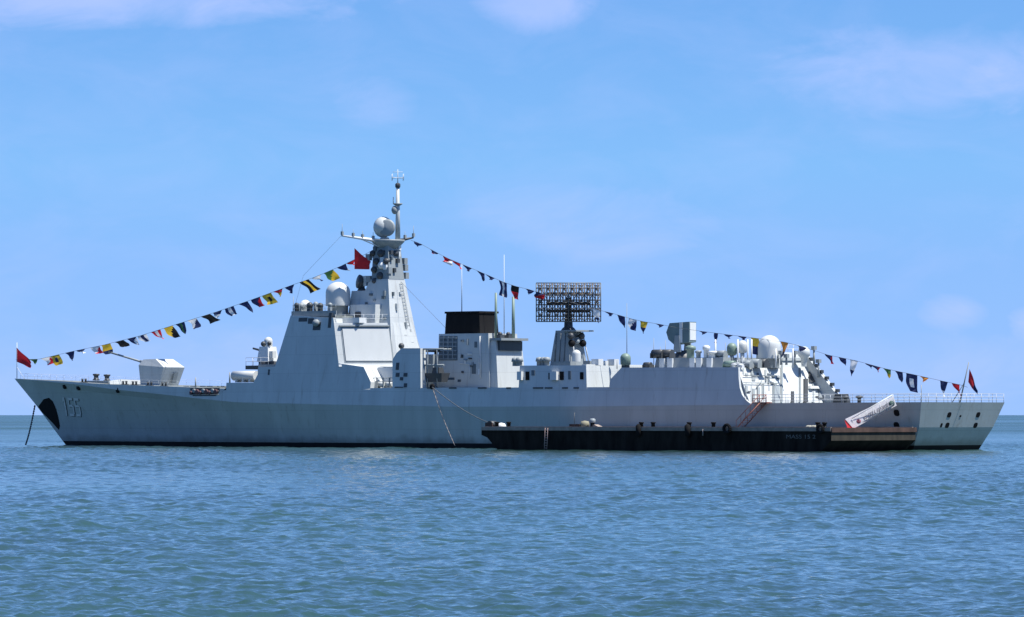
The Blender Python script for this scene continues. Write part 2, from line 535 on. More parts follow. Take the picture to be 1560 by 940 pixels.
def build_hull():
    S = np.concatenate([np.linspace(0, 0.60, 40), np.linspace(0.61, 0.94, 60), np.linspace(0.943, 1, 24)])
    lev = []                                    # rows: list of points along s
    def row(zfun):
        pts = []
        for s in S:
            # solve station for this level: u between transom and stem at that level
            u = s * 157.08
            for _ in range(6):
                z = zfun(u)
                u = trans_u(z) + s * (stem_u(z) - trans_u(z))
            z = zfun(u)
            v = hull_v(min(u, stem_u(z)), z)
            if s == 1.0: v = 0.0
            pts.append((u, v, z))
        return pts
    zk = lambda u: tab(ZK, u)
    z2 = lambda u: min(tab(Z2, u), zk(u) * 0.62)
    rows = [row(lambda u: -2.5), row(lambda u: 0.0), row(lambda u: 0.62), row(lambda u: 0.62 + 0.34 * (z2(u) - .62)), row(lambda u: 0.62 + 0.67 * (z2(u) - .62)), row(z2),
            row(lambda u: z2(u) + 0.25 * (zk(u) - z2(u))), row(lambda u: z2(u) + 0.5 * (zk(u) - z2(u))), row(lambda u: z2(u) + 0.75 * (zk(u) - z2(u))), row(zk)]
    b = MB()
    n = len(S)
    for sgn in (1, -1):
        for k in range(len(rows) - 1):
            for i in range(n - 1):
                p = [rows[k][i], rows[k][i + 1], rows[k + 1][i + 1], rows[k + 1][i]]
                b.face([(x, sgn * y, z) for x, y, z in p], 1 if k < 2 else 0, False)
    # transom
    for k in range(len(rows) - 1):
        x, y, z = rows[k][0]; X2, y2, w = rows[k + 1][0]
        b.face([(x, -y, z), (x, y, z), (X2, y2, w), (X2, -y2, w)], 1 if k < 2 else 0)
    # deck closing at the knuckle
    for i in range(n - 1):
        a, c = rows[-1][i], rows[-1][i + 1]
        b.face([(a[0], a[1], a[2]), (c[0], c[1], c[2]), (c[0], -c[1], c[2]), (a[0], -a[1], a[2])], 2)
    o = b.build('hull', [M['hullpaint'], M['boot'], M['deck']], ship, merge=True)
    for p in o.data.polygons: p.use_smooth = True
    o.data.set_sharp_from_angle(angle=R(9))
    # upper side strake from the knuckle to the upper deck edge
    b = MB()
    us = list(np.linspace(28.6, 95, 30)) + list(np.linspace(97, 157.08, 48))
    low, top = [], []
    for u in us:
        z0, z1 = tab(ZK, u) + 0.004, max(tab(ZT, u), tab(ZK, u) + 0.03)
        low.append((u, hull_v(u, z0) + 0.0, z0)); top.append((u, hull_v(u, z1), z1))
    for sgn in (1, -1):
        for i in range(len(us) - 1):
            b.face([(p[0], sgn * p[1], p[2]) for p in (low[i], low[i + 1], top[i + 1], top[i])], 0, True)
    for i in range(len(us) - 1):
        a, c = top[i], top[i + 1]
        b.face([(a[0], a[1], a[2] - .0), (c[0], c[1], c[2]), (c[0], -c[1], c[2]), (a[0], -a[1], a[2])], 1)
    a, c = low[0], top[0]
    b.face([(a[0], a[1], a[2]), (c[0], c[1], c[2]), (c[0], -c[1], c[2]), (a[0], -a[1], a[2])], 0)
    o = b.build('upper_side', [M['paint'], M['deck']], ship, merge=True)
    o.data.set_sharp_from_angle(angle=R(25))
build_hull()

def conformal(name, polys, m, parent, off=0.02, sub=6):
    """painted marks laid on the flared shell: polys of (u, z) convex quads"""
    b = MB()
    for q in polys:
        q = [Vector((x[0], x[1])) for x in q]
        def P(s, t):
            w = (q[0] * (1 - s) + q[1] * s) * (1 - t) + (q[3] * (1 - s) + q[2] * s) * t
            return (w.x, hull_v(w.x, w.y) + off, w.y)
        for i in range(sub):
            for j in range(sub):
                b.face([P(i / sub, j / sub), P((i + 1) / sub, j / sub), P((i + 1) / sub, (j + 1) / sub), P(i / sub, (j + 1) / sub)])
    return b.build(name, m, parent, merge=True)

def onhull(px, py):
    v = 5.0
    for _ in range(40):
        r = side(px, py, v)
        v = 0.5 * v + 0.5 * hull_v(min(r.x, stem_u(r.z)), r.z)
    return side(px, py, v)

# black painted anchor patch beside the stem
pairs = [((58, 620), (60, 617)), ((63, 627), (67, 608)), ((68, 632), (75, 606)), ((74, 638), (81, 612)), ((80, 644), (86, 624)), ((86, 651), (90, 640)), ((90, 655), (91.5, 649))]
pl = []
for (a, bb), (c, dd) in zip(pairs[:-1], pairs[1:]):
    q = [onhull(*a), onhull(*c), onhull(*dd), onhull(*bb)]
    pl.append([(p.x, p.z) for p in q])
conformal('anchor_patch', pl, M['black'], ship, off=0.03, sub=4)

# hull number
def digit(ch):
    if ch == '1': return [[(0.36, 0), (0.62, 0), (0.62, 1), (0.36, 1)], [(0.12, 0.72), (0.36, 0.80), (0.36, 1), (0.30, 1)]]
    return [[(0, 0.86), (0.9, 0.86), (0.9, 1), (0, 1)], [(0, 0.5), (0.2, 0.5), (0.2, 0.86), (0, 0.86)], [(0.2, 0.50), (0.75, 0.50), (0.75, 0.62), (0.2, 0.62)],
            [(0.72, 0.12), (0.92, 0.12), (0.92, 0.56), (0.72, 0.56)], [(0, 0), (0.8, 0), (0.8, 0.13), (0, 0.13)]]
def number(name, m, dx, dz, off):
    polys = []
    for i, ch in enumerate('155'):
        for q in digit(ch):
            qq = []
            for x, y in q:
                fx = (i + x * 0.82) / 3
                px = 93 + 29 * fx + 5.0 * (1 - y) + dx
                py = 605 + 28 * (1 - y) + 2.0 * fx + dz
                p = onhull(px, py)
                qq.append((p.x, p.z))
            polys.append(qq)
    conformal(name, polys, m, ship, off, 3)
number('hull_number_shade', M['numshade'], 1.3, 0.8, 0.02)
number('hull_number', M['number'], 0, 0, 0.05)

# fairleads in the hull side near the bow
for px, py in ((99, 588), (120, 590), (180, 594)):
    p = onhull(px, py); b = MB()
    b.lathe((p.x, p.y - 0.12, p.z), [(0.01, 0.3), (0.34, 0.3), (0.42, 0.22), (0.42, 0)], 14, axis=(0.3, 1, 0))
    b.build('fairlead', M['black'], ship)

# openings in the transom and after hull
def opening(px, py, w, h, aftface=True):
    b = MB()
    if aftface:
        p = aft(px, py, 0.0)
        p = aft(px, py, trans_u(p.z))
        x = p.x
        d = 0.25
        sl = (trans_u(p.z + h / 2) - trans_u(p.z - h / 2)) / h
        pts = []
        for a in range(12):
            t = 2 * math.pi * a / 12
            ca, sa = math.cos(t), math.sin(t)
            f = max(abs(ca), abs(sa)) ** -0.7
            pts.append((ca * f * w / 2, sa * f * h / 2))
        front = [(x - 0.03 + sl * y, p.y + q, p.z + y) for q, y in pts]
        back = [(x + d + sl * y, p.y + q, p.z + y) for q, y in pts]
    else:
        p = side(px, py, 8.3); p = side(px, py, hull_v(p.x, p.z))
        pts = []
        for a in range(12):
            t = 2 * math.pi * a / 12
            ca, sa = math.cos(t), math.sin(t)
            f = max(abs(ca), abs(sa)) ** -0.7
            pts.append((ca * f * w / 2, sa * f * h / 2))
        front = [(p.x + q, hull_v(p.x, p.z + y) + 0.04, p.z + y) for q, y in pts]
        back = [(p.x + q, hull_v(p.x, p.z + y) - 0.2, p.z + y) for q, y in pts]
    b.prism(back, front)
    b.build('mooring_port', M['black'], ship)
for px, py in ((1446, 632), (1490, 632), (1443, 648), (1486, 648)): opening(px, py, 0.75, 0.62)
opening(1434, 648, 0.4, 0.5)
opening(1463, 634, 0.35, 0.25)
for px, py in ((1366, 629), (1366, 648)): opening(px, py, 0.75, 0.75, False)

# flight deck guard rails
b = MB()
def rail(pts, zs, hgt, step, rr=0.03):
    for a, c in zip(pts[:-1], pts[1:]):
        a, c = Vector(a), Vector(c)
        n = max(1, int((c - a).length / step))
        for i in range(n + 1):
            p = a.lerp(c, i / n)
            b.tube(p, p + Vector((0, 0, hgt)), rr, n=5)
        for z in zs:
            b.tube(a + Vector((0, 0, z)), c + Vector((0, 0, z)), rr * 0.8, n=5)
rail([(22.5, 8.45, 5.5), (0.1, 8.25, 5.58), (0.1, -8.25, 5.58), (22.5, -8.45, 5.5)], (0.3, 0.65, 1.0), 1.0, 1.5)
b.build('guard_rail', M['rail'], ship)

# forecastle gear ---------------------------------------------------------
b = MB()
p = side(155, 587, 1.5)
b.box((p.x, 1.5, tab(ZT, p.x) - 0.02), (4.2, 1.8, 0.32), mi=0)
b.build('winch_base', M['mid'], ship)
for px in (146.5, 163):
    p = side(px, 582, 1.5)
    z = tab(ZT, p.x) + 0.3
    b = MB()
    b.lathe((p.x, 1.5, z), [(0.45, 0), (0.5, 0.08), (0.34, 0.2), (0.3, 0.55), (0.46, 0.72), (0.46, 0.86), (0.01, 0.9)], 14)
    b.build('winch', M['dark'], ship)
b = MB()
for sg in (1, -1):
    u0, u1 = side(186, 588, 0).x, side(186, 588, 0).x - 3.2
    b.prism([(u0, 0, 8.1), (u0 - .15, 0, 8.1), (u1 - .15, sg * 5.6, 8.1), (u1, sg * 5.6, 8.1)], [(u0 + .3, 0, 8.85), (u0 + .15, 0, 8.85), (u1, sg * 5.6, 8.6), (u1 + .15, sg * 5.6, 8.6)])
b.build('breakwater', M['paint'], ship)
for px, v in ((128, 3.8), (190, 5.4), (205, 5.8), (228, 6.2), (250, 6.6)):
    p = side(px, 586, v)
    z = tab(ZT, p.x)
    b = MB()
    for d in (-0.3, 0.3):
        b.lathe((p.x + d, v, z), [(0.14, 0), (0.14, 0.42), (0.19, 0.45), (0.19, 0.5), (0.01, 0.52)], 10)
    b.box((p.x, v, z - 0.01), (1.1, 0.4, 0.08))
    b.build('bollard', M['dark'], ship)
b = MB()
p0 = side(22, 578, 0)
b.tube((156.6, 0, 8.9), (156.6, 0, 13.95), 0.06, 0.035)
b.tube((156.6, 0, 10.6), (155.0, 0, 8.85), 0.03)
b.build('jackstaff', M['rail'], ship)
for px, py0, py1, v in ((298, 575, 591, 7.2), (350, 567, 583, 7.3)):
    p, q = side(px, py1 + 1, v), side(px, py0, v)
    b = MB(); b.tube(p, (p.x, v, q.z), 0.11, 0.08); b.build('post', M['mid'], ship)
b = MB()
us = np.linspace(119, 155.5, 20)
for sg in (1, -1):
    pts = [Vector((u, sg * max(0.15, hull_v(u, tab(ZT, u)) - 0.12), tab(ZT, u))) for u in us]
    for p in pts: b.tube(p, p + Vector((0, 0, 0.75)), 0.018, n=4)
    for h_ in (.4, .74): b.path([p + Vector((0, 0, h_)) for p in pts], .01, 4)
b.build('deck_stanchions', M['rail'], ship)

# gun turret --------------------------------------------------------------
gt = MB()
cu = side(228, 570, 1.9).x - 0.15
z0 = 7.95
f, ft, rr_, rb = 2.05, 2.05, -2.55, -1.75         # along u: front, front top, rear ridge, rear base
def ring(us, vs, z): return [(cu + us[0], vs[0], z[0]), (cu + us[0], -vs[0], z[0]), (cu + us[1], -vs[1], z[1]), (cu + us[1], vs[1], z[1])]
base = ring((1.95, -1.5), (1.75, 1.75), (z0, z0))
mid_ = ring((2.1, -2.5), (2.0, 2.0), (10.7, 10.4))
ridge = ring((1.5, -0.7), (1.7, 1.65), (11.45, 11.5))
n = 4
vs = base + mid_ + ridge
fs = [(3, 2, 1, 0)] + [(i, (i + 1) % n, n + (i + 1) % n, n + i) for i in range(n)] + [(n + i, n + (i + 1) % n, 2 * n + (i + 1) % n, 2 * n + i) for i in range(n)] + [(8, 9, 10, 11)]
gt.mesh(vs, fs)
turret = gt.build('gun_turret', M['paint'], ship, merge=True)
g = MB()
ga, gb = Vector((cu + 1.6, 0, 10.75)), side(168, 537, 0)
d = (gb - ga).normalized()
g.tube(ga, ga + d * 2.2, 0.26, 0.20, n=12)
g.tube(ga + d * 2.2, gb, 0.15, 0.12, n=12)
g.tube(gb, gb + d * 0.25, 0.16, n=12)
g.build('gun_barrel', M['mid'], turret)
g = MB(); g.lathe((cu, 0, 7.75), [(2.3, 0), (2.3, 0.18), (1.9, 0.22), (0.01, 0.22)], 24); g.build('turret_ring', M['mid'], turret)
g = MB(); g.box((cu - 1.98, -0.4, 8.3), (0.1, 0.7, 1.4), topoff=(-0.5, 0)); g.build('hatch', M['mid'], turret)

# missile cell deck behind the gun
b = MB()
for i in range(4):
    for j in range(8):
        b.box((120.5 - i * 1.25 - (0.5 if i > 1 else 0), -3.85 + j * 1.1, 7.8), (1.0, 0.9, 0.1))
b.build('missile_hatches', M['mid'], ship)

# rack of reels let into the side strake
b = MB()
pa, pb = tum(286, 592), tum(332, 605)
us = np.linspace(pa.x, pb.x, 10)
for i in range(9):
    u0, u1 = us[i], us[i + 1]
    e0, e1 = (0.55 if i == 0 else 0), (0.55 if i == 8 else 0)
    zb0, zb1 = 6.55 + 0.5 * max(0, 1 - i) , 6.55 + (0.6 if i == 8 else 0)
    zt = 7.62
    b.face([(u0, hull_v(u0, zb0) + 0.03, zb0), (u1, hull_v(u1, zb1) + 0.03, zb1), (u1, hull_v(u1, zt) + 0.03, zt), (u0, hull_v(u0, zt) + 0.03, zt)])
rack = b.build('reel_rack', M['dark'], ship)
b = MB()
for i in range(9):
    u = pa.x + (pb.x - pa.x) * (0.06 + 0.105 * i)
    r = 0.24 + 0.05 * ((i * 7) % 3)
    zc = 6.98 + 0.12 * ((i * 5) % 3)
    b.lathe((u, hull_v(u, zc) + 0.06, zc), [(0.01, 0), (r, 0), (r, 0.2), (r * .7, 0.24), (0.01, 0.24)], 10, axis=(0, 1, 0), mi=(i % 3 == 1))
for z in (6.75, 7.2, 7.6):
    b.tube((pa.x, hull_v(pa.x, z) + .12, z), (pb.x, hull_v(pb.x, z) + .12, z), 0.035, n=5, mi=1)
b.build('reel', [mat('faded_maroon_paint', (0.12, 0.06, 0.065), 0.7, var=0.2), M['mid']], rack)

# bridge block ------------------------------------------------------------
def slab(poly, name, m, parent=ship, inner=None, deckmat=True, cap_slots=(0, 1)):
    """closed block whose port and starboard sides are the profile poly (list of ship points on the leaning side)"""
    b = MB()
    P = [Vector(p) for p in poly]
    S_ = [Vector((p.x, -p.y, p.z)) for p in P]
    b.face(P); b.face(S_[::-1])
    n = len(P)
    for i in range(n):
        j = (i + 1) % n
        flat = abs(P[i].z - P[j].z) < 0.3 and abs(P[i].x - P[j].x) > 0.5 and P[i].z > 7.7
        b.face([P[i], P[j], S_[j], S_[i]], 1 if flat else 0)
    return b.build(name, [m, M['deck']], parent)
def T(px, py): return tum(px, py, 8.5, 5.3)
def skin(pts, name, m, zlow, parent=ship):
    """a block standing on the strake whose sides carry on the curve of the hull; pts run along its upper profile from bow to stern"""
    prof = []
    for a, c in zip(pts[:-1], pts[1:]):
        k = max(1, int(abs(a.x - c.x) / 1.0))
        for i in range(k): prof.append((a.x + (c.x - a.x) * i / k, a.z + (c.z - a.z) * i / k, abs(a.z - c.z) < 0.35 and abs(a.x - c.x) > .6))
    prof.append((pts[-1].x, pts[-1].z, False))
    b = MB()
    def SP(u, z): return (u, hull_v(u, z) + .012, z)
    def mir(p): return (p[0], -p[1], p[2])
    for (u0, z0, fl), (u1, z1, _) in zip(prof[:-1], prof[1:]):
        rows = 6
        for k in range(rows):
            t0, t1 = k / rows, (k + 1) / rows
            q = [SP(u0, zlow + (z0 - zlow) * t0), SP(u1, zlow + (z1 - zlow) * t0), SP(u1, zlow + (z1 - zlow) * t1), SP(u0, zlow + (z0 - zlow) * t1)]
            b.face(q, 0, True); b.face([mir(p) for p in q][::-1], 0, True)
        a, c = SP(u0, z0), SP(u1, z1)
        b.face([a, c, mir(c), mir(a)], 1 if fl else 0)
    for u, z in ((prof[0][0], prof[0][1]), (prof[-1][0], prof[-1][1])):
        b.face([SP(u, zlow), SP(u, z), mir(SP(u, z)), mir(SP(u, zlow))], 0)
    o = b.build(name, [m, M['deck']], parent)
    o.data.set_sharp_from_angle(angle=R(20))
    return o
low = [onhull(*q) for q in ((334, 602), (345, 590), (345, 583), (386, 583), (393.5, 569), (393.5, 559.5), (419, 558.5), (443, 480.5), (508, 484), (516, 553.5), (554, 559), (565, 582))]
bridge = skin(low, 'bridge_block', M['paint'], 7.3)

# after-quarter chamfer with its radar face
uA_t, uA_b = T(508, 484), T(516, 553.5)
b = MB()
zb, zt = 7.4, 16.0
def edge(z):                                    # aft port edge of the block at height z
    t = (z - uA_b.z) / (uA_t.z - uA_b.z)
    return Vector((uA_b.x + (uA_t.x - uA_b.x) * t, 8.5 + TK * 5.3 - TK * z + 0.03, z))
def cham(z, l): 
    e = edge(z); return Vector((e.x - l, e.y - l, z))
Lc = 5.3
zb = 8.0
ringb = [edge(zb), cham(zb, Lc), Vector((cham(zb, Lc).x, -cham(zb, Lc).y, zb)), Vector((edge(zb).x, -edge(zb).y, zb))]
zt = edge(15.75).z
ringt = [edge(zt), cham(zt, Lc), Vector((cham(zt, Lc).x, -cham(zt, Lc).y, zt)), Vector((edge(zt).x, -edge(zt).y, zt))]
# start a little inside the bridge block so that no two faces share a plane
ringb[0].x += 0.6; ringb[3].x += 0.6; ringb[0].y -= 0.0; ringt[0].x += 0.6; ringt[3].x += 0.6
ringb = [edge(zb)] + [ringb[1], ringb[2]] + [Vector((edge(zb).x, -edge(zb).y, zb))] + [Vector((edge(zb).x + 1, -4, zb)), Vector((edge(zb).x + 1, 4, zb))]
ringt = [edge(zt)] + [ringt[1], ringt[2]] + [Vector((edge(zt).x, -edge(zt).y, zt))] + [Vector((edge(zt).x + 1, -4, zt)), Vector((edge(zt).x + 1, 4, zt))]
for r_ in (ringb, ringt):
    r_[0] = r_[0] + Vector((-0.02, -0.03, 0)); r_[3] = r_[3] + Vector((-0.02, 0.03, 0))
b.prism(ringb, ringt)
quarter = b.build('bridge_quarter', M['paint'], bridge)
def onface(s, z, off):                          # point on the port chamfer, s metres along it
    e = edge(z) + Vector((-0.02, -0.03, 0))
    nrm_ = Vector((-1, 1, 0)).normalized()
    return e + Vector((-1, -1, 0)).normalized() * s + nrm_ * off
def faceplate(s0, s1, z0, z1, th, name, m, cut=0.0):
    b = MB()
    c = cut
    o = [(s0 + c, z0), (s1 - c, z0), (s1, z0 + c), (s1, z1 - c), (s1 - c, z1), (s0 + c, z1), (s0, z1 - c), (s0, z0 + c)] if c else [(s0, z0), (s1, z0), (s1, z1), (s0, z1)]
    b.prism([onface(s, z, -0.02) for s, z in o], [onface(s, z, th) for s, z in o])
    for sgn in (1,):
        pass
    mm = MB(); mm.v, mm.f, mm.mi, mm.sm = [(x, -y, z) for x, y, z in b.v], [tuple(reversed(f_)) for f_ in b.f], b.mi, b.sm
    mm.build(name, m, bridge)
    return b.build(name, m, bridge)
faceplate(0.75, 7.0, 10.72, 15.25, 0.05, 'array_frame', M['mid'])
faceplate(0.95, 6.8, 10.95, 15.05, 0.14, 'radar_array', M['white'], cut=0.0)
faceplate(-0.05, 7.2, 10.2, 10.45, 0.35, 'ledge', M['pale'])
faceplate(0.6, 6.9, 15.3, 15.5, 0.3, 'ledge', M['mid'])

# weather shelf below the chamfer, open bay behind the bridge
b = MB()
p0, p1 = T(556, 560), T(600, 580)
for i in range(5):
    u = p0.x - 0.4 - i * 1.05
    b.box((u, 7.2, 7.5), (0.14, 0.14, 1.3))
b.tube((p0.x, 7.2, 8.75), (p1.x, 7.2, 8.75), 0.05, n=5)
b.tube((p0.x, 7.2, 8.3), (p1.x, 7.2, 8.3), 0.04, n=5)
b.build('bay_rail', M['mid'], ship)
b = MB()
b.box((84.3, 2.2, 7.5), (3.6, 6.6, 2.6), top=(0.9, 1))
b.build('locker_house', M['pale'], ship)
for u, r in ((85.2, 0.32), (84.2, 0.36), (82.9, 0.3)):
    b = MB(); b.tube((u - .55, 6.6, 7.95), (u + .55, 6.6, 7.95), r, n=12); b.build('raft_canister', M['white'], ship)

# bulwark of the bridge roof with signal gear
b = MB()
pA, pB = T(443, 480), T(508, 484)
zr = 16.75
b.box(((pA.x + pB.x) / 2 - 0.2, 0, zr - 0.35), (pA.x - pB.x - 0.3, 13.0, 0.3))
b.build('bridge_roof', M['deck'], bridge)
b = MB()
for sg in (1, -1):
    b.box(((pA.x + pB.x) / 2, sg * 6.55, zr - 0.1), (pA.x - pB.x + 0.3, 0.12, 0.65))
b.box((pA.x, 0, zr - 0.1), (0.14, 13.1, 0.65))
b.build('roof_bulwark', M['mid'], bridge)
b = MB()
def railp(pts, hgt, step, rr=0.03, zs=(0.5, 1.0)):
    for a, c in zip(pts[:-1], pts[1:]):
        a, c = Vector(a), Vector(c)
        n = max(1, int((c - a).length / step))
        for i in range(n + 1):
            p = a.lerp(c, i / n); b.tube(p, p + Vector((0, 0, hgt)), rr, n=5)
        for z in zs: b.tube(a + Vector((0, 0, z * hgt)), c + Vector((0, 0, z * hgt)), rr * .8, n=5)
railp([(pB.x, 6.5, 17.2), (pA.x, 6.5, 17.2), (pA.x, -6.5, 17.2)], 0.9, 1.6, 0.025)
b.build('roof_rail', M['mid'], bridge)
random.seed(3)
for i, (px, v, w, h, kk) in enumerate(((452, 6.0, .7, 1.3, 'dark'), (459, 5.6, .9, 1.0, 'mid'), (472, 6.0, .9, 1.15, 'dark'), (481, 5.5, .7, 1.5, 'mid'), (488, 6.0, .8, 1.0, 'dark'), (503, 6.1, .6, 1.2, 'mid'))):
    p = side(px, 478, v)
    b = MB()
    b.box((p.x, v, 16.7), (w * .6, w * .6, 0.8 + h * .3))
    b.ball((p.x, v, 17.5 + h * .45), w * 0.5, 10)
    b.build('searchlight', M[kk], bridge)
b = MB(); p = side(465, 462, 4.5); b.lathe((p.x, 4.5, 16.7), [(0.5, 0), (0.5, 1.2), (0.75, 1.25)] + [(0.75 * math.cos(k * .26), 1.3 + 0.8 * math.sin(k * .26)) for k in range(1, 6)] + [(0.01, 2.1)], 16); b.build('director', M['pale'], bridge)
for px, y0, y1 in ((447, 452, 480), (456, 462, 480), (488, 466, 480), (481, 464, 480)):
    p, q = side(px, y1, 6.2), side(px, y0, 6.2)
    b = MB(); b.tube((p.x, 6.2, 16.7), (p.x, 6.2, q.z), 0.05, 0.03); b.build('whip_antenna', M['mid'], bridge)
# port bridge wing recess with lamp
for px, py, w, h in ((483, 497, 1.3, 1.0), (503, 488, 0.5, 1.9), (474, 489, 1.0, 0.7), (462, 487, 1.5, 0.5)):
    p = T(px, py); b = MB()
    b.prism([(p.x - w / 2, p.y - .05 + TK * h / 2, p.z - h / 2), (p.x + w / 2, p.y - .05 + TK * h / 2, p.z - h / 2), (p.x + w / 2, p.y - .05 - TK * h / 2, p.z + h / 2), (p.x - w / 2, p.y - .05 - TK * h / 2, p.z + h / 2)],
            [(p.x - w / 2, p.y + .06 + TK * h / 2, p.z - h / 2), (p.x + w / 2, p.y + .06 + TK * h / 2, p.z - h / 2), (p.x + w / 2, p.y + .06 - TK * h / 2, p.z + h / 2), (p.x - w / 2, p.y + .06 - TK * h / 2, p.z + h / 2)])
    b.build('wing_window', M['dark'], bridge)
b = MB(); p = T(483, 492); b.lathe((p.x, p.y + .05, p.z), [(0.01, 0.5), (0.42, 0.45), (0.46, 0.1), (0.3, 0)], 14, axis=(-.3, 1, 0)); b.build('wing_lamp', M['mid'], bridge)
# small marks low on the side: vents, discharge ports
for px, py, w, h in ((606, 571, .6, .5), (612, 577, .5, .4), (618, 571, .6, .45), (618, 587, .5, .5), (688, 577, 1.0, .3), (700, 580, .5, .3), (410, 567, .3, .7), (606, 558, .5, .9),
                     (690, 591, 1.2, .18), (735, 591, 1.4, .18), (775, 591, .7, .18), (820, 591, 1.6, .18), (836, 591, 1.2, .18), (861, 591, .9, .18), (878, 591, .8, .18), (655, 591, .9, .16), (608, 590, 1.4, .14)):
    p = T(px, py)
    b = MB()
    b.prism([(p.x + sx * w / 2, p.y + .0 - TK * sz * h / 2, p.z + sz * h / 2) for sx, sz in ((-1, -1), (1, -1), (1, 1), (-1, 1))],
            [(p.x + sx * w / 2, p.y + .075 - TK * sz * h / 2, p.z + sz * h / 2) for sx, sz in ((-1, -1), (1, -1), (1, 1), (-1, 1))])
    b.build('side_vent', M['dark'], ship)

# close-in gun in front of the bridge, with its raised platform
b = MB()
u0, u1 = T(352, 583).x, T(394, 583).x
b.box(((u0 + u1) / 2 - .6, 0, 9.05 - 0.8), (u0 - u1 - 1, 9, 0.8 + 1.55), top=(0.95, 0.95))
fh = b.build('forward_house', M['mid'], ship)
b = MB(); pf = side(360, 556, 6); pe = side(394, 556, 6)
railp([(pf.x, -4.2, 10.5), (pf.x, 4.2, 10.5), (pe.x, 4.2, 10.5)], 1.0, 1.1)
b.build('platform_rail', M['rail'], fh)
b = MB(); pd, pe = side(354, 575, 6.6), side(388, 575, 6.6)
b.tube((pd.x, 6.3, 9.15), (pe.x, 6.3, 9.15), 0.62, n=18)
for t in (0.2, 0.5, 0.8):
    u = pd.x + (pe.x - pd.x) * t
    b.box((u, 6.3, 8.3), (0.3, 1.0, 0.4))
b.build('raft_canister', M['white'], ship)
def ciws(c, rz, z):
    e = MB()
    e.lathe((c[0], c[1], z - 0.25), [(1.15, 0), (1.15, 0.55), (0.9, 0.6), (0.01, 0.6)], 18)
    root = e.build('close_in_gun', M['dark'], ship)
    q = MB(); q.box((c[0], c[1], z + 0.3), (2.0, 2.0, 1.9), top=(0.75, 0.8)); q.build('gun_house', M['pale'], root)
    q = MB(); q.lathe((c[0] - .1, c[1], z + 2.15), dome(0.55, 0.75), 16); q.build('gun_radome', M['white'], root)
    q = MB(); q.ball((c[0] + .2, c[1] + .62, z + 2.55), 0.36, 12); q.ball((c[0] - .75, c[1] + .5, z + 2.6), 0.28, 12); q.build('tracker', M['dark'], root)
    q = MB(); q.tube((c[0] + .6, c[1], z + 1.6), (c[0] + 2.6, c[1], z + 2.0), 0.16, 0.13, n=10); q.build('gun_barrels', M['dark'], root)
    q = MB(); q.box((c[0] - 1.0, c[1] + .3, z + .7), (.9, .7, .9)); q.build('ammunition_box', M['white'], root)
pc = side(408, 557, 1.0)
ciws((pc.x, 1.0), 0, 10.75)
b = MB(); b.box((pc.x, 1.0, 10.0), (4.0, 4.2, 0.5)); b.build('gun_platform', M['dark'], ship)

# upper tier and mast ------------------------------------------------------
b = MB()
t0, t1 = side(533, 490, 3.2), side(571, 490, 3.2)
b.box(((t0.x + t1.x) / 2, 0, 15.6), (t0.x - t1.x, 6.4, 2.5), top=(1, 0.96))
tier = b.build('upper_tier', M['paint'], ship)
b = MB()
for px, py, w, h in ((545, 480, .9, .8),):
    p = side(px, py, 3.22)
    b.box((p.x, 3.2, p.z - h / 2), (w, 0.1, h))
b.build('window', M['dark'], tier)
b = MB(); p, q = side(523, 495, 4.6), side(553, 495, 4.6)
b.box(((p.x + q.x) / 2, 4.6, 15.75), (p.x - q.x, 1.4, 0.65)); b.build('locker', M['pale'], tier)
b = MB()
railp([onface(0.2, 15.8, -0.15), onface(7.3, 15.8, -0.15)], 1.0, 1.1, 0.025)
b.build('walkway_rail', M['rail'], tier)

b = MB()
aT, aB = 87.55, 85.7
zT, zB = 21.0, 9.0
def mring(z):
    t = (z - zB) / (zT - zB)
    ua = side(604.5, 430, 0).x * t + (side(619, 528, 0).x - 0.45) * (1 - t)
    hw = 1.62 * t + 3.05 * (1 - t)
    uf = 93.6 * t + 94.6 * (1 - t)
    return ua, hw, uf
def ring4(z):
    ua, hw, uf = mring(z)
    return [(uf, hw, z), (ua, hw, z), (ua, -hw, z), (uf, -hw, z)]
zm = 15.7
b.prism(ring4(zB), ring4(zm)); 
b.prism([(x, y, z + .004) for x, y, z in ring4(zm)], ring4(19.9))
r0 = ring4(19.904)
b.prism([(r0[0][0] - 2.3, r0[0][1], r0[0][2]), r0[1], r0[2], (r0[3][0] - 2.3, r0[3][1], r0[3][2])], [(x - (2.9 if i in (0, 3) else 0), y, z) for i, (x, y, z) in enumerate(ring4(21.3))])
mast = b.build('mast', M['paint'], ship)
b = MB()
uu = side(604.5, 430, 0).x
b.prism([(uu + 3.0, 1.45, 21.304), (uu + .02, 1.45, 21.304), (uu + .02, -1.45, 21.304), (uu + 3.0, -1.45, 21.304)], [(uu + 2.9, 1.15, 26.0), (uu + .5, 1.15, 26.0), (uu + .5, -1.15, 26.0), (uu + 2.9, -1.15, 26.0)])
tm = b.build('mast_trunk', M['mid'], mast)
rndt = random.Random(2)
for k in range(14):
    z = rndt.uniform(21.6, 25.2); t_ = (z - 21.3) / 4.7; hv = 1.45 - .3 * t_
    if rndt.random() < .6: c_ = (uu + rndt.uniform(.5, 2.8), hv + .05, z)
    else: c_ = (uu + .5 * t_ - .02, rndt.uniform(-1, 1), z)
    b = MB(); b.box(c_, (rndt.uniform(.25, .6), rndt.uniform(.25, .5), rndt.uniform(.3, .8))); b.build('mast_fitting', M[rndt.choice(['dark', 'louvre', 'pale', 'dark'])], mast)
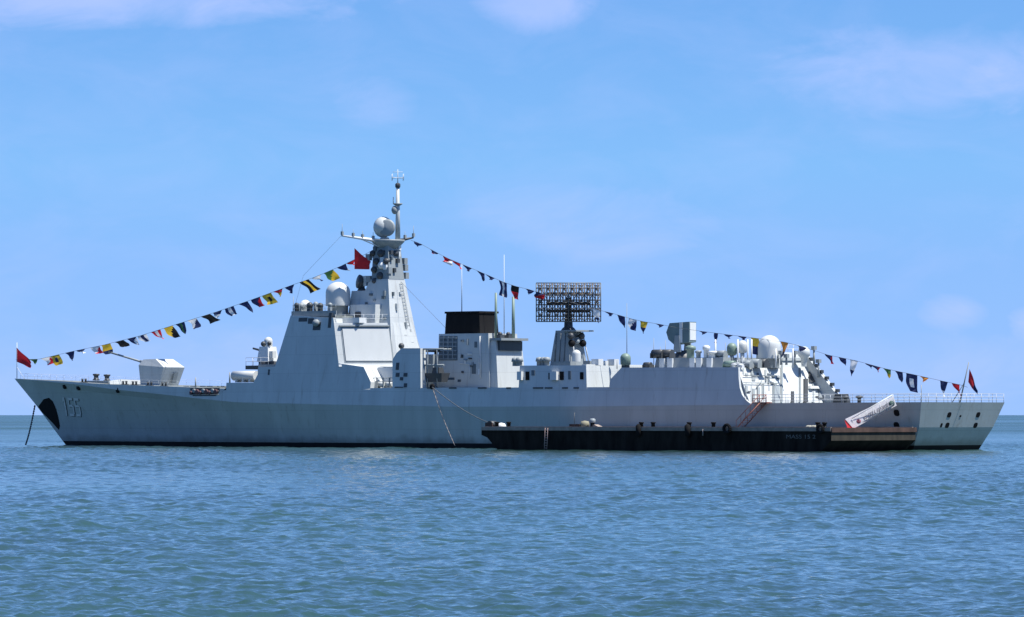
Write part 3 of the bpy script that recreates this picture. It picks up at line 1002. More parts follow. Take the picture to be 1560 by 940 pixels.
# seam strip and ladder down the after face
b = MB()
for k in range(26):
    z = 9.6 + k * 0.45
    ua, hw, uf = mring(z)
    b.tube((ua - 0.12, -hw * .45 - .25, z), (ua - 0.12, -hw * .45 + .25, z), 0.03, n=4)
for dy in (-.25, .25):
    a_, c_ = mring(9.5), mring(20.9)
    b.tube((a_[0] - .12, -a_[1] * .45 + dy, 9.5), (c_[0] - .12, -c_[1] * .45 + dy, 20.9), 0.035, n=4)
b.build('ladder', M['mid'], mast)
rndm = random.Random(9)
for k in range(9):
    z = rndm.uniform(10.5, 20.3); ua, hw, uf = mring(z); y = rndm.uniform(-.8, .8) * hw
    b = MB(); b.box((ua - .05, y, z), (.3, rndm.uniform(.2, .6), rndm.uniform(.25, .9))); b.build('mast_fitting', M[rndm.choice(['mid', 'louvre', 'paint'])], mast)
for k in range(7):
    z = rndm.uniform(16.2, 20.3); ua, hw, uf = mring(z); u = rndm.uniform(ua + .6, uf - 2.6)
    b = MB(); b.box((u, hw + .02, z), (rndm.uniform(.2, .7), .3, rndm.uniform(.25, .9))); b.build('mast_fitting', M[rndm.choice(['mid', 'dark', 'louvre'])], mast)
# ESM blisters on the trunk
for px, py, v, r in ((567, 386, 1.3, .42), (572, 398, 1.5, .42), (579, 386, 1.4, .5), (580, 404, 1.5, .5), (569, 411, 1.5, .45), (578, 420, 1.5, .5), (588, 398, 1.3, .42), (600, 386, 0, .4), (604, 400, -0.8, .4), (570, 428, 1.5, .4)):
    p = side(px, py, v)
    b = MB(); b.lathe((p.x, p.y - .5, p.z), [(r * .6, -.3), (r, 0), (r, .5), (r * .75, .75), (0.01, .85)], 12, axis=(-.15, 1, 0)); b.build('sensor_blister', M['dark'] if (px + py) % 3 else M['pale'], mast)
for px, py, v in ((562, 392, 1.4), (563, 425, 1.4), (592, 412, 1.3), (616, 398, -2.2), (618, 420, -2.4), (617, 408, -2.2)):
    p = side(px, py, v)
    b = MB(); b.box((p.x, p.y, p.z - .4), (.6, .6, .8)); b.tube((p.x, p.y, p.z), (uu + 1.4, 0, p.z), 0.07, n=5); b.build('antenna_box', M['mid'], mast)
# director on the forward shoulder of the mast
p = side(551, 437, 1.0)
b = MB(); b.lathe((p.x, 1.0, 19.9), [(0.6, 0), (0.4, 0.4), (0.4, 0.9), (0.01, 0.9)], 14); dr = b.build('gun_director', M['dark'], mast)
b = MB(); b.lathe((p.x + .1, 1.5, 21.1), [(0.3, -.7), (0.85, -.3), (0.9, 0), (0.01, .1)], 16, axis=(.5, 1, .2)); b.build('dish', M['dark'], dr)
b = MB(); b.box((p.x - .9, 1.2, 20.5), (.5, .5, 1.3)); b.build('sight', M['white'], dr)
# platform, yards
b = MB()
b.lathe((uu + 1.5, 0, 25.2), [(1.2, 0), (2.1, 0.9), (2.15, 1.15), (0.01, 1.15)], 8)
b.build('mast_platform', M['mid'], mast)
yt = {}
for sg in (1, -1):
    tip = Vector((uu + 1.5 + 2.3, sg * 5.2, 27.0)) if sg == 1 else Vector((uu + .5, -2.6, 26.5))
    if sg == 1: tip = side(520, 359, 5.0)
    else: tip = side(630, 362, -2.6)
    yt[sg] = tip
    root = Vector((uu + 1.5, sg * 0.8, 26.1))
    b = MB()
    b.tube(root, tip, 0.28, 0.10, n=8)
    b.tube(root + Vector((0, 0, -.9)), root.lerp(tip, .6), 0.08, n=6)
    yd = b.build('yard', M['pale'] if sg == 1 else M['dark'], mast)
    for t in ((.25, .5, .72, .98) if sg == 1 else (.6, 1.0)):
        q = root.lerp(tip, t)
        b = MB(); b.tube(q, q + Vector((0, 0, 1.0 + .5 * (t > .9))), 0.05, .025, n=5); b.box(q + Vector((0, 0, .1)), (.28, .28, .45)); b.build('aerial', M['mid'], yd)
p, q = side(540, 352, 4), side(556, 352, 3)
# radar on top
pr_ = side(586, 346, 0.6)
b = MB(); b.ball((pr_.x + .25, 0.6, pr_.z), 1.27, 20, sz=1.06); rd = b.build('mast_radome', M['paint'], mast)
b = MB(); b.lathe((pr_.x - .85, 1.0, pr_.z - .15), [(0.2, -.5), (0.8, -.25), (1.1, .1), (1.12, .25), (0.9, .35), (0.01, .4)], 20, axis=(-.35, 1, .1)); b.build('radar_dish', M['mid'], rd)
b = MB(); b.lathe((pr_.x, .6, pr_.z - 1.9), [(.9, 0), (.5, .6), (.01, .65)], 14); b.build('radar_pedestal', M['white'], rd)
# pole mast
pm0 = side(606, 362, 0); pmt = side(606.5, 262, 0)
b = MB()
um = pm0.x
b.tube((um, 0, 26.0), (um, 0, side(606, 284, 0).z), 0.34, 0.20, n=10)
b.tube((um, 0, side(606, 284, 0).z), (um, 0, side(606, 258, 0).z), 0.07, 0.04, n=6)
pole = b.build('pole_mast', M['paint'], mast)
b = MB()
zc = side(606, 271, 0).z
for dx, dy in ((1, 0), (0, 1)):
    b.tube((um - 1.0 * dx, -1.0 * dy, zc), (um + 1.0 * dx, 1.0 * dy, zc), .04, n=5)
for dx, dy in ((1, 0), (-1, 0), (0, 1), (0, -1)):
    b.tube((um + dx, dy, zc - .35), (um + dx, dy, zc + .5), .03, n=5)
zc2 = side(606, 262, 0).z
b.tube((um - .5, -.4, zc2), (um + .5, .4, zc2), .03, n=5)
b.build('cross_aerial', M['rail'], pole)
b = MB(); b.lathe((um, 0, side(606, 286, 0).z), [(.28, 0), (.34, .15), (.34, .45), (.2, .6), (.01, .62)], 12); b.build('beacon', M['dark'], pole)
b = MB(); z_ = side(606, 311, 0).z
b.lathe((um, 0, z_), [(.3, -.2), (.62, 0), (.62, .1), (.01, .12)], 12); b.tube((um + .4, .4, z_), (um + .4, .4, z_ + .9), .05, n=5)
b.build('aerial_ring', M['mid'], pole)
b = MB(); q = side(602, 320, 0.3); b.ball((q.x, .4, q.z), .42, 12, sz=1.3); b.tube((q.x, .4, q.z), (um, 0, q.z - .6), .12, n=6); b.build('sensor_ball', M['mid'], pole)

# radome on the bridge roof
p = side(515, 467, 3.0)
b = MB(); b.lathe((p.x, 3.0, 16.7), [(1.3, 0), (1.3, 1.3), (1.56, 1.35), (1.56, 1.5)], 24); rb_ = b.build('radome_base', M['mid'], ship)
b = MB(); b.lathe((p.x, 3.0, 17.95), [(1.56, 0.05), (1.58, 0.2)] + [(max(1e-4, 1.58 * math.cos(k * math.pi / 16)), 1.65 + 1.45 * math.sin(k * math.pi / 16)) for k in range(9)], 28); b.build('radome', M['white'], rb_)

# port deckhouse between the bridge and the funnel -------------------------------
poly = [T(598, 592), T(598, 548), T(604, 538), T(612, 530.5), T(640.5, 530.5), T(641, 592)]
b = MB()
for sg in (1, -1):
    o_ = [Vector((p.x, sg * (p.y + .02), p.z)) for p in poly]
    b = MB(); b.prism([Vector((p.x, p.y - sg * 1.0, p.z)) for p in o_], o_); b.build('boat_house', M['paint'], ship)

b = MB(); p = T(609, 527); b.ball((p.x, p.y - .3, p.z), .38, 10); b.tube((p.x, p.y - .3, p.z - .2), (p.x, p.y - .3, p.z - .8), .14, n=6); b.build('searchlight', M['dark'], ship)
# open boat bay: rear wall, dark boat, davit beams
b = MB(); b.box((81.0, 0, 7.4), (5.6, 7.4, 4.3)); b.build('bay_wall', M['mid'], ship)
b = MB(); b.box((79.0, 0, 12.0), (2.6, 6.0, .25)); b.tube((78.6, 2.8, 7.5), (78.6, 2.8, 12), .15, n=6); b.build('bay_roof', M['olive'], ship)
b = MB()
bu = 75.3
hullp = [(-.5, 0), (-.42, .55), (0, .75), (.42, .55), (.5, 0)]
b.prism([(76.9, 5.9, 8.2), (76.9, 7.0, 8.2), (73.9, 7.0, 8.2), (73.9, 5.9, 8.2)], [(77.2, 5.6, 9.3), (77.2, 7.2, 9.3), (73.7, 7.2, 9.3), (73.7, 5.6, 9.3)])
b.box((75.0, 6.4, 9.3), (1.2, 1.0, 0.7), top=(.8, .8))
b.build('work_boat', M['dark'], ship)
b = MB()
for z in (10.3, 12.3):
    b.tube((77.2, 7.0, z), (73.5, 7.0, z), .12, n=6)
for u in (76.2, 74.6):
    b.tube((u, 7.0, 7.6), (u, 7.0, 12.3), .1, n=6)
    b.tube((u, 7.0, 12.3), (u, 4.4, 12.3), .1, n=6)
b.build('davit', M['mid'], ship)

# funnel -----------------------------------------------------------------------
pl_, pr2 = side(667, 575, 3.0), side(745, 575, 3.0)
tl_, tr_ = side(668.5, 507, 2.75), side(744, 511, 2.75)
b = MB()
fb = [(pl_.x, 3.0, 7.4), (pr2.x - .1, 3.0, 7.4), (pr2.x - .1, -3.0, 7.4), (pl_.x, -3.0, 7.4)]
ftp = [(tl_.x, 2.75, 14.25), (tr_.x, 2.75, 14.25), (tr_.x, -2.75, 14.25), (tl_.x, -2.75, 14.25)]
b.prism(fb, ftp)
fun = b.build('funnel', M['paint'], ship)
b = MB()
q0, q1 = side(680, 490, 1.75), aft(744, 490, 72.0)
b.prism([(77.9, 1.8, 14.254), (72.1, 1.8, 14.254), (72.1, -1.8, 14.254), (77.9, -1.8, 14.254)], [(77.75, 1.7, 16.95), (72.3, 1.7, 16.95), (72.3, -1.7, 16.95), (77.75, -1.7, 16.95)])
b.prism([(77.9, 1.85, 16.8), (72.15, 1.85, 16.8), (72.15, -1.85, 16.8), (77.9, -1.85, 16.8)], [(77.9, 1.85, 17.05), (72.15, 1.85, 17.05), (72.15, -1.85, 17.05), (77.9, -1.85, 17.05)])
b.build('exhaust_uptake', M['black'], fun)
def fpt(px, py, off):
    t = (side(px, py, 2.9).z - 7.4) / (14.25 - 7.4)
    v = 3.0 - .25 * t
    p = side(px, py, v); return Vector((p.x, v + off, p.z))
b = MB()
b.prism([fpt(*q, -.02) for q in ((669, 549), (697, 549), (697, 512), (670, 512))], [fpt(*q, .04) for q in ((669, 549), (697, 549), (697, 512), (670, 512))])
lv = b.build('intake_louvre', M['louvre'], fun)
b = MB()
for k in range(6):
    y = 514 + k * 6.4
    b.prism([fpt(670.5, y + 1.6, .04), fpt(696, y + 1.6, .04), fpt(696, y, .04), fpt(670.5, y, .04)], [fpt(670.5, y + 1.6, .14), fpt(696, y + 1.6, .14), fpt(696, y, .14), fpt(670.5, y, .14)])
for x in (676, 683, 690):
    b.prism([fpt(x, 548, .045), fpt(x + 1.2, 548, .045), fpt(x + 1.2, 513, .045), fpt(x, 513, .045)], [fpt(x, 548, .15), fpt(x + 1.2, 548, .15), fpt(x + 1.2, 513, .15), fpt(x, 513, .15)])
b.build('slat', M['mid'], lv)
for x, y, w, h in ((725, 525, 4, 9), (722, 562, 6, 15)):
    b = MB(); qs = ((x - w / 2, y + h / 2), (x + w / 2, y + h / 2), (x + w / 2, y - h / 2), (x - w / 2, y - h / 2))
    b.prism([fpt(*q, -.02) for q in qs], [fpt(*q, .05) for q in qs]); b.build('door', M['louvre'], fun)
b = MB(); b.path([fpt(733, 576, .1), fpt(732, 512, .1)], .06, 6); b.path([fpt(700, 553, .08), fpt(716, 555, .08), fpt(716, 576, .08)], .05, 6); b.build('pipe', M['pale'], fun)
rndf = random.Random(6)
for k in range(12):
    x, y = rndf.uniform(700, 738), rndf.uniform(515, 572); w_, h_ = rndf.choice([(2, 5), (3, 3), (5, 2), (1.5, 9)])
    b = MB(); qs = ((x, y + h_), (x + w_, y + h_), (x + w_, y), (x, y))
    b.prism([fpt(*q, -.02) for q in qs], [fpt(*q, rndf.uniform(.06, .3)) for q in qs]); b.build('funnel_fitting', M[rndf.choice(['mid', 'louvre', 'pale', 'dark'])], fun)
# after intake house of the funnel, sunlit after face
ax = side(745, 575, 3.0).x - .3
b = MB()
ua_ = ax - 1.2
b.prism([(ax + .5, 2.75, 7.4), (ua_ + .25, 2.75, 7.4), (ua_ + .25, -2.75, 7.4), (ax + .5, -2.75, 7.4)], [(ax + .5, 2.45, 13.6), (ua_ + .9, 2.45, 13.6), (ua_ + .9, -2.45, 13.6), (ax + .5, -2.45, 13.6)])
ih = b.build('intake_house', M['paint'], fun)
b = MB()
b.box((ua_ + .9, 0, 12.1), (.9, 4.3, 1.2)); b.build('intake_grille', M['dark'], ih)
b = MB(); b.box((ua_ + .95, 0, 13.35), (2.2, 5.2, 0.3)); b.build('intake_roof', M['mid'], ih)
for y, zz in ((1.5, 13.65), (-.1, 13.65)):
    b = MB(); b.box((ua_ + 1, y, zz), (.7, .7, .4)); b.ball((ua_ + 1, y, zz + .5), .3, 10); b.build('vent_head', M['dark'], ih)
b = MB()
for z in (10.9, 9.3):
    b.tube((ua_ + .35 + (z - 7.4) * .1, 2.3, z), (ua_ + .35 + (z - 7.4) * .1, -2.3, z), .05, n=5)
b.box((ua_ + .35, .9, 7.6), (.12, .9, 2.0), topoff=(.2, 0)); 
b.build('intake_fittings', M['mid'], ih)
for px, py, v, r0, r1 in ((755.5, 446, 1.75, .19, .14), (782, 452, -1.75, .22, .17)):
    p, q = side(px, 505, v), side(px, py, v)
    b = MB(); b.tube((p.x, v, 13.6), (q.x, v, q.z), r0, r1, n=10); b.build('pole_antenna', M['green'], fun)
for px, py, v in ((768, 388, 0), (703.5, 402, 1.0)):
    p, q = side(px, 505, v), side(px, py, v)
    b = MB(); b.tube((p.x, v, 13.6 if v == 0 else 16.9), (p.x, v, q.z), .07, .03, n=6); b.build('whip_antenna', M['rail'], fun)

# low deckhouse, after mast and the big lattice radar ----------------------------
poly = [T(790, 593), T(792, 557), T(893, 556.5), T(894, 593)]
dh = slab(poly, 'deckhouse', M['paint'])
# doors and lockers along the side of that house
for x0, x1, y0, y1, mm in ((791, 797.5, 566, 579, 'white'), (841, 851, 566, 579, 'white'), (801, 806.5, 566, 579, 'black'), (836, 840, 568, 578, 'black'), (853, 859, 566, 579, 'black'), (810, 815, 564, 572, 'louvre'), (866, 870, 565, 578, 'louvre'), (884, 889, 567, 578, 'black')):
    qs = [T(x0, y1), T(x1, y1), T(x1, y0), T(x0, y0)]
    b = MB(); b.prism([q + Vector((0, -.03, 0)) for q in qs], [q + Vector((0, .07 if mm != 'white' else .45, 0)) for q in qs])
    b.build('door' if mm != 'white' else 'locker', M[mm], dh)
b = MB(); p, q = T(840, 560), T(866, 560); b.box(((p.x + q.x) / 2, 7.0, 10.1), (p.x - q.x, 1.0, .5)); b.build('ledge', M['mid'], dh)
for px, v in ((785, 6.5), (791, 6.8), (822, 6.8), (828, 6.7), (833, 6.9)):
    p = side(px, 556, v); b = MB(); b.lathe((p.x, v, 10.1), [(.35, 0), (.35, .5), (.5, .55), (.4, 1.0), (.01, 1.1)], 10); b.build('vent_head', M['mid'], dh)
b = MB()
tb0, tb1 = side(837.5, 556, 1.65), side(868, 556, 1.65)
tt0, tt1 = side(846.5, 503, 1.25), side(866, 503, 1.25)
b.prism([(tb0.x, 1.65, 10.1), (tb1.x, 1.65, 10.1), (tb1.x, -1.65, 10.1), (tb0.x, -1.65, 10.1)], [(tt0.x, 1.25, 14.5), (tt1.x, 1.25, 14.5), (tt1.x, -1.25, 14.5), (tt0.x, -1.25, 14.5)])
tw = b.build('radar_tower', M['mid'], ship)
b = MB()
for k in range(3):
    x = 845 + k * 7
    p, q = side(x, 553, 1.65), side(x + 3, 507, 1.27)
    b.tube((p.x, 1.68, p.z), (q.x, 1.30, q.z), .05, n=5)
b.build('rib', M['louvre'], tw)
for px, py, r, mm in ((870, 512, .42, 'dark'), (886, 512, .42, 'dark'), (871, 523, .45, 'black'), (888, 523, .45, 'black'), (879, 520, .35, 'mid')):
    p = aft(px, py, tt1.x - .9)
    b = MB(); b.ball(p, r, 12); b.tube(p, (tt1.x + .3, p.y * .6, p.z), .12, n=6); b.build('sensor_ball', M[mm], tw)
b = MB(); b.box((tt1.x - .5, 0, 14.35), (2.2, 3.4, .18)); b.build('tower_platform', M['mid'], tw)
b = MB(); p = aft(878, 551, tb1.x - 1.3); b.lathe((p.x, p.y, p.z), [(.55, 0), (.55, .95)] + [(.55 * math.cos(k * .26), .95 + .5 * math.sin(k * .26)) for k in range(1, 6)] + [(.01, 1.47)], 16); b.build('small_radome', M['white'], tw)
b = MB(); b.tube((tb1.x - .6, 1.4, 10.2), (tt1.x - .4, 1.0, 14.3), .09, n=6); b.tube((tb1.x - .6, -1.4, 10.2), (tt1.x - .4, -1.0, 14.3), .09, n=6); b.build('strut', M['pale'], tw)
pc_ = side(866, 500, 0)
b = MB(); b.lathe((pc_.x, 0, 14.45), [(1.0, 0), (.75, .35), (.55, .5), (.5, 1.6), (.35, 1.7), (.3, 3.2)], 14); b.build('radar_pedestal', M['dark'], tw)
# lattice antenna: a plane turned square to the line of sight
lat = empty('lattice_radar', (pc_.x, 0.0, 15.6), 0, tw)
xdir = Vector((AX.x, PX.x, 0)).normalized()      # world +x in ship axes
lat_dir = Vector((Vector((1, 0, 0)).dot(AX), Vector((1, 0, 0)).dot(PX), 0)).normalized()
nrm2 = Vector((Vector((0, -1, 0)).dot(AX), Vector((0, -1, 0)).dot(PX), 0)).normalized()
sc_ = 12.12
def LP(px, py, off=0.0):
    return lat_dir * ((px - 866) / sc_) + Vector((0, 0, (491 - py) / sc_)) + nrm2 * (0.45 + off)
b = MB()
for yy in (433.5, 491):
    b.tube(LP(818, yy), LP(914, yy), .07, n=6)
for xx in (818, 914):
    b.tube(LP(xx, 433.5), LP(xx, 491), .07, n=6)
b.tube(LP(866, 433.5), LP(866, 491), .10, n=6)
b.build('antenna_frame', M['louvre'], lat)
random.seed(5)
b = MB()
for k in range(1, 24):
    x = 818 + 96 * k / 24
    b.tube(LP(x, 433.5), LP(x, 491), .085, n=5)
for yy in (441, 450, 459, 466, 474, 483):
    b.tube(LP(818, yy), LP(914, yy), .085, n=5)
for k in range(8):
    x = 818 + 12 * k
    b.tube(LP(x, 433.5, -.25), LP(x + 12, 450, -.25), .04, n=5); b.tube(LP(x + 12, 433.5, -.25), LP(x, 450, -.25), .04, n=5)
    b.tube(LP(x, 474, -.25), LP(x + 12, 491, -.25), .04, n=5); b.tube(LP(x + 12, 474, -.25), LP(x, 491, -.25), .04, n=5)
    b.tube(LP(x, 450, -.2), LP(x + 12, 474, -.2), .05, n=5); b.tube(LP(x + 12, 450, -.2), LP(x, 474, -.2), .05, n=5)
BRN = mat('brownish_grey_steel', (0.105, 0.088, 0.078), 0.6, var=0.2)
b.build('lattice', BRN, lat)
b = MB()
for r_, yy in enumerate((438, 444, 452, 463, 472, 480, 487)):
    for k in range(8):
        x = 824 + 12 * k
        p = LP(x, yy, .1)
        b.tube(p, p + nrm2 * .9, .09, n=4)
        for d_ in (.25, .55, .85):
            b.tube(p + nrm2 * d_ - lat_dir * .3, p + nrm2 * d_ + lat_dir * .33, .07, n=4)
b.build('dipoles', M['dark'], lat)
b = MB()
for yy, h in ((449, 3.0), (463.5, 5), (476, 3.0)):
    b.prism([LP(834, yy + h / 2, -.5), LP(898, yy + h / 2, -.5), LP(898, yy - h / 2, -.5), LP(834, yy - h / 2, -.5)], [LP(834, yy + h / 2, -.1), LP(898, yy + h / 2, -.1), LP(898, yy - h / 2, -.1), LP(834, yy - h / 2, -.1)])
b.prism([LP(860, 491, -.7), LP(872, 491, -.7), LP(869, 455, -.7), LP(863, 455, -.7)], [LP(860, 491, -.1), LP(872, 491, -.1), LP(869, 455, -.1), LP(863, 455, -.1)])
b.build('backbone', M['dark'], lat)

# after wall of the deckhouse, its sunlight put in as white paint
b = MB()
hw_ = 6.95
uu2 = side(893, 570, 7.1).x
b.prism([(uu2 + .5, 7.25, 7.45), (uu2, 7.25, 7.45), (uu2, -7.25, 7.45), (uu2 + .5, -7.25, 7.45)], [(uu2 + 1.0, 6.75, 10.25), (uu2 + .25, 6.75, 10.25), (uu2 + .25, -6.75, 10.25), (uu2 + 1.0, -6.75, 10.25)])
b.build('end_wall', M['white'], dh)
b = MB(); b.box((uu2 + .1, 3.1, 9.2), (.2, .45, .7)); b.tube((uu2 + .05, 6.8, 9.45), (uu2 + .05, 1, 9.45), .05, n=5); b.build('wall_fitting', M['mid'], dh)
for px, v in ((897, 4), (903, 3), (910, 4.5), (918, 3), (934, 2)):
    p = side(px, 556, v); b = MB(); b.box((p.x, v, 10.15), (1.1, .9, .55 + .2 * (px % 3))); b.build('deck_locker', M['mid'] if px % 2 else M['pale'], dh)
# hangar -------------------------------------------------------------------------
poly = [T(929, 583), T(931, 577), T(947, 560), T(1125, 559.5), T(1125.5, 575), T(1127, 590), T(1130.5, 601), T(1136, 609), T(1144, 615.5)]
hb = Vector(poly[-1]); hb.z = 5.52; hb.y = 8.5 + TK * 5.3 - TK * 5.52
p0 = Vector(poly[0])
poly = [Vector((p0.x, 8.5 + TK * 5.3 - TK * 7.3, 7.3))] + poly + [hb, Vector((poly[-1].x + .8, 8.5 + TK * 5.3 - TK * 5.5, 5.5))]
poly = poly[:-2]
q_ = poly[-1].copy(); q_.z = 5.25; q_.y = 8.5 + TK * .05; poly.append(q_)
for p in poly: p.y += .03
# side plating (port and starboard) as a thick screen, then the house between them
bmat = M['paint']
b = MB()
for sg in (1, -1):
    o_ = [Vector((p.x, sg * p.y, p.z)) for p in poly] + [Vector((poly[-1].x + 6, sg * (8.5 + TK * 5.3 - TK * 5.25 + .03), 5.25)), Vector((30, sg * (8.5 + TK * 5.3 - TK * 7.3 + .03), 7.3))]
    i_ = [Vector((p.x, p.y - sg * .35, p.z)) for p in o_]
    b.prism(i_, o_)
hg = b.build('hangar_side', bmat, ship)
b = MB()
uTop, uBot = 27.3, 25.0
hp = [(44.5, 7.4, 7.4), (uBot, 7.9, 5.52), (uBot, -7.9, 5.52), (44.5, -7.4, 7.4)]
ht = [(43.6, 7.4, 9.65), (uTop, 7.35, 9.7), (uTop, -7.35, 9.7), (43.6, -7.4, 9.65)]
b.prism(hp, ht)
han = b.build('hangar', M['paint'], ship)
def wall_u(z): return uBot + (uTop - uBot) * (z - 5.52) / (9.7 - 5.52)
def aw(px, py, off=0.0):                          # point on the after wall of the hangar
    z = 8.0
    for _ in range(5):
        p = aft(px, py, wall_u(z)); z = p.z
    return p + Vector((-off, 0, 0))
def awbox(x0, x1, y0, y1, th, name, m, parent=None, base=0.0):
    b = MB()
    qs = ((x0, y1), (x1, y1), (x1, y0), (x0, y0))
    b.prism([aw(*q, base - .02) for q in qs], [aw(*q, base + th) for q in qs])
    return b.build(name, m, parent or han)
# upper storey over the hangar door
b = MB()
b.prism([(29.5, .9, 9.704), (27.25, .9, 9.704), (27.25, -6.6, 9.704), (29.5, -6.6, 9.704)], [(29.5, .8, 11.6), (28.0, .8, 11.6), (28.0, -6.0, 11.6), (29.5, -6.0, 11.6)])
us_ = b.build('upper_storey', M['paint'], han)
door = awbox(1191, 1236, 553, 612, .06, 'hangar_door', M['white'])
awbox(1188.5, 1190.8, 548, 613, .22, 'door_frame', M['mid'], door)
awbox(1236.2, 1238.5, 548, 613, .22, 'door_frame', M['mid'], door)
awbox(1189, 1238, 545, 549.5, .4, 'door_hood', M['mid'], door)
for k in range(3): awbox(1196 + 13 * k, 1201 + 13 * k, 562, 563.5, .1, 'door_slat', M['rail'], door)
for x0, x1, y0, y1, th, mm in ((1204, 1208, 596, 615, .2, 'dark'), (1216, 1218, 560, 612, .25, 'mid'), (1223, 1228, 577, 613, .3, 'dark'), (1231, 1242, 563, 582, .3, 'dark'), (1230, 1244, 588, 592, .5, 'white'),
                               (1246, 1250, 595, 606, .3, 'mid'), (1251, 1256, 592, 606, .3, 'olive'), (1176, 1184, 588, 614, .4, 'mid'), (1143, 1147, 560, 571, .2, 'mid'), (1160, 1163, 585, 606, .15, 'mid'), (1146, 1149, 592, 610, .15, 'mid'), (1153, 1156, 590, 610, .2, 'mid'),
                               (1236, 1240, 590, 612, .2, 'rail'), (1165, 1171, 596, 612, .3, 'pale')):
    awbox(x0, x1, y0, y1, th, 'wall_fitting', M[mm])
rndw = random.Random(44)
for k in range(34):
    x0 = rndw.choice([rndw.uniform(1129, 1187), rndw.uniform(1240, 1262)]); y0 = rndw.uniform(560, 606)
    w_, h_ = rndw.choice([(2, 9), (3, 4), (4, 3), (2, 14), (5, 7), (6, 2)])
    if x0 > 1252 and y0 < 580: continue
    awbox(x0, x0 + w_, y0, y0 + h_, rndw.uniform(.04, .18), 'wall_fitting', M[rndw.choice(['mid', 'louvre', 'mid', 'dark'])])
b = MB()
for y in (572, 583):
    b.tube(aw(1130, y, .25), aw(1186, y + 1, .25), .05, n=5)
for x in range(1134, 1186, 9):
    b.tube(aw(x, 584, .25), aw(x, 612, .25), .04, n=5)
b.tube(aw(1150, 590, .25), aw(1158, 580, .25), .06, n=5)
b.build('wall_pipes', M['mid'], han)
# low railing along the foot of the after wall
b = MB()
rail([(23.6, 8.2, 5.5), (23.4, 2.6, 5.5)], (.5, 1.0), 1.0, 1.2); rail([(23.4, -3.5, 5.5), (23.4, -8, 5.5)], (.5, 1.0), 1.0, 1.0)
b.build('wall_rail', M['rail'], han)
# starboard buttress running down to the deck, with rungs
b = MB()
b.prism([(25.0, -6.8, 5.52), (22.6, -7.2, 5.52), (22.6, -7.9, 5.52), (25.0, -7.9, 5.52)], [(28.5, -5.9, 11.3), (27.2, -5.9, 11.3), (27.2, -6.5, 11.3), (28.5, -6.5, 11.3)])
bt = b.build('buttress', M['paint'], han)
for k in range(7):
    t = (k + .5) / 7
    b = MB(); b.box((22.45 + 4.65 * t, -7.5 + 1.3 * t, 5.7 + 5.3 * t), (.35, .5, .38)); b.build('floodlight', M['dark'], bt)
b = MB(); b.box((22.6, -6.9, 5.52), (1.5, 1.6, 1.1), top=(.7, .8)); b.build('deck_locker', M['dark'], han)

# hangar roof: house with vents, launcher, domes ----------------------------------
b = MB()
r0, r1 = side(996, 550, 5.2), side(1100, 550, 5.2)
b.box(((r0.x + r1.x) / 2, 0, 9.7), (r0.x - r1.x, 10.2, 1.25), top=(.98, .95))
rh = b.build('roof_house', M['mid'], ship)
for px, v in ((1010, 5.0), (1022, 5.0), (1056, 5.0), (1066, 5.0), (1082, 5.0)):
    p = side(px, 552, v); b = MB(); b.box((p.x, v + .1, 9.75), (.75, .3, 1.15))
    b.build('vent_panel', M['rail'], rh)
random.seed(12)
gear = [(987, 550, 6.3, 1.0, .8, 'dark', 'reel'), (1003, 545, 4.8, 1.6, 1.1, 'dark', 'reel'), (1014, 541, 4.5, 2.0, 1.1, 'dark', 'reel'), (1052, 540, 4.5, 1.3, 1.5, 'green', 'vent'), (1064, 545, 4.6, .8, .9, 'mid', 'vent'),
        (1076, 541, 4.4, .9, 1.5, 'pale', 'vent'), (1086, 545, 4.5, 1.3, .8, 'pale', 'vent'), (1099, 545, 4.2, 1.2, .9, 'mid', 'reel'), (1112, 548, 5.5, 1.5, .9, 'green', 'reel'), (1122, 552, 6.2, 1.1, .7, 'mid', 'reel'), (1118, 556, 6.8, .7, .5, 'pale', 'vent'), (1137, 551, 5.3, 1.5, .9, 'mid', 'reel'),
        (1150, 551, 4.2, 1.6, 1.1, 'mid', 'reel'), (1160, 550, 3.4, 1.6, 1.1, 'dark', 'reel'), (1128, 556, 6.8, .7, .5, 'pale', 'reel')]
for px, py, v, w, h, mm, kk in gear:
    p = side(px, py, v)
    z = 9.68 if px > 1100 or px < 995 else 10.93
    b = MB()
    if kk == 'reel':
        b.tube((p.x - w / 2, v, z + h * .5), (p.x + w / 2, v, z + h * .5), h * .45, n=12)
        b.box((p.x - w / 2, v, z), (.12, h, h * .55)); b.box((p.x + w / 2, v, z), (.12, h, h * .55))
        b.build('hose_reel', M[mm], rh)
    else:
        b.lathe((p.x, v, z), [(w * .35, 0), (w * .35, h * .6), (w * .5, h * .65), (w * .5, h * .9), (w * .2, h), (.01, h)], 12)
        b.build('vent_head', M[mm], rh)
for px, y0, v in ((996, 515, 5), (1014, 518, 4.6), (1006, 528, 5), (955, 462, 4), (1105, 522, 4), (940, 548, 5)):
    p, q = side(px, 550, v), side(px, y0, v)
    b = MB(); b.tube((p.x, v, 9.68), (p.x, v, q.z), .06, .03, n=6); b.build('whip_antenna', M['mid'], rh)
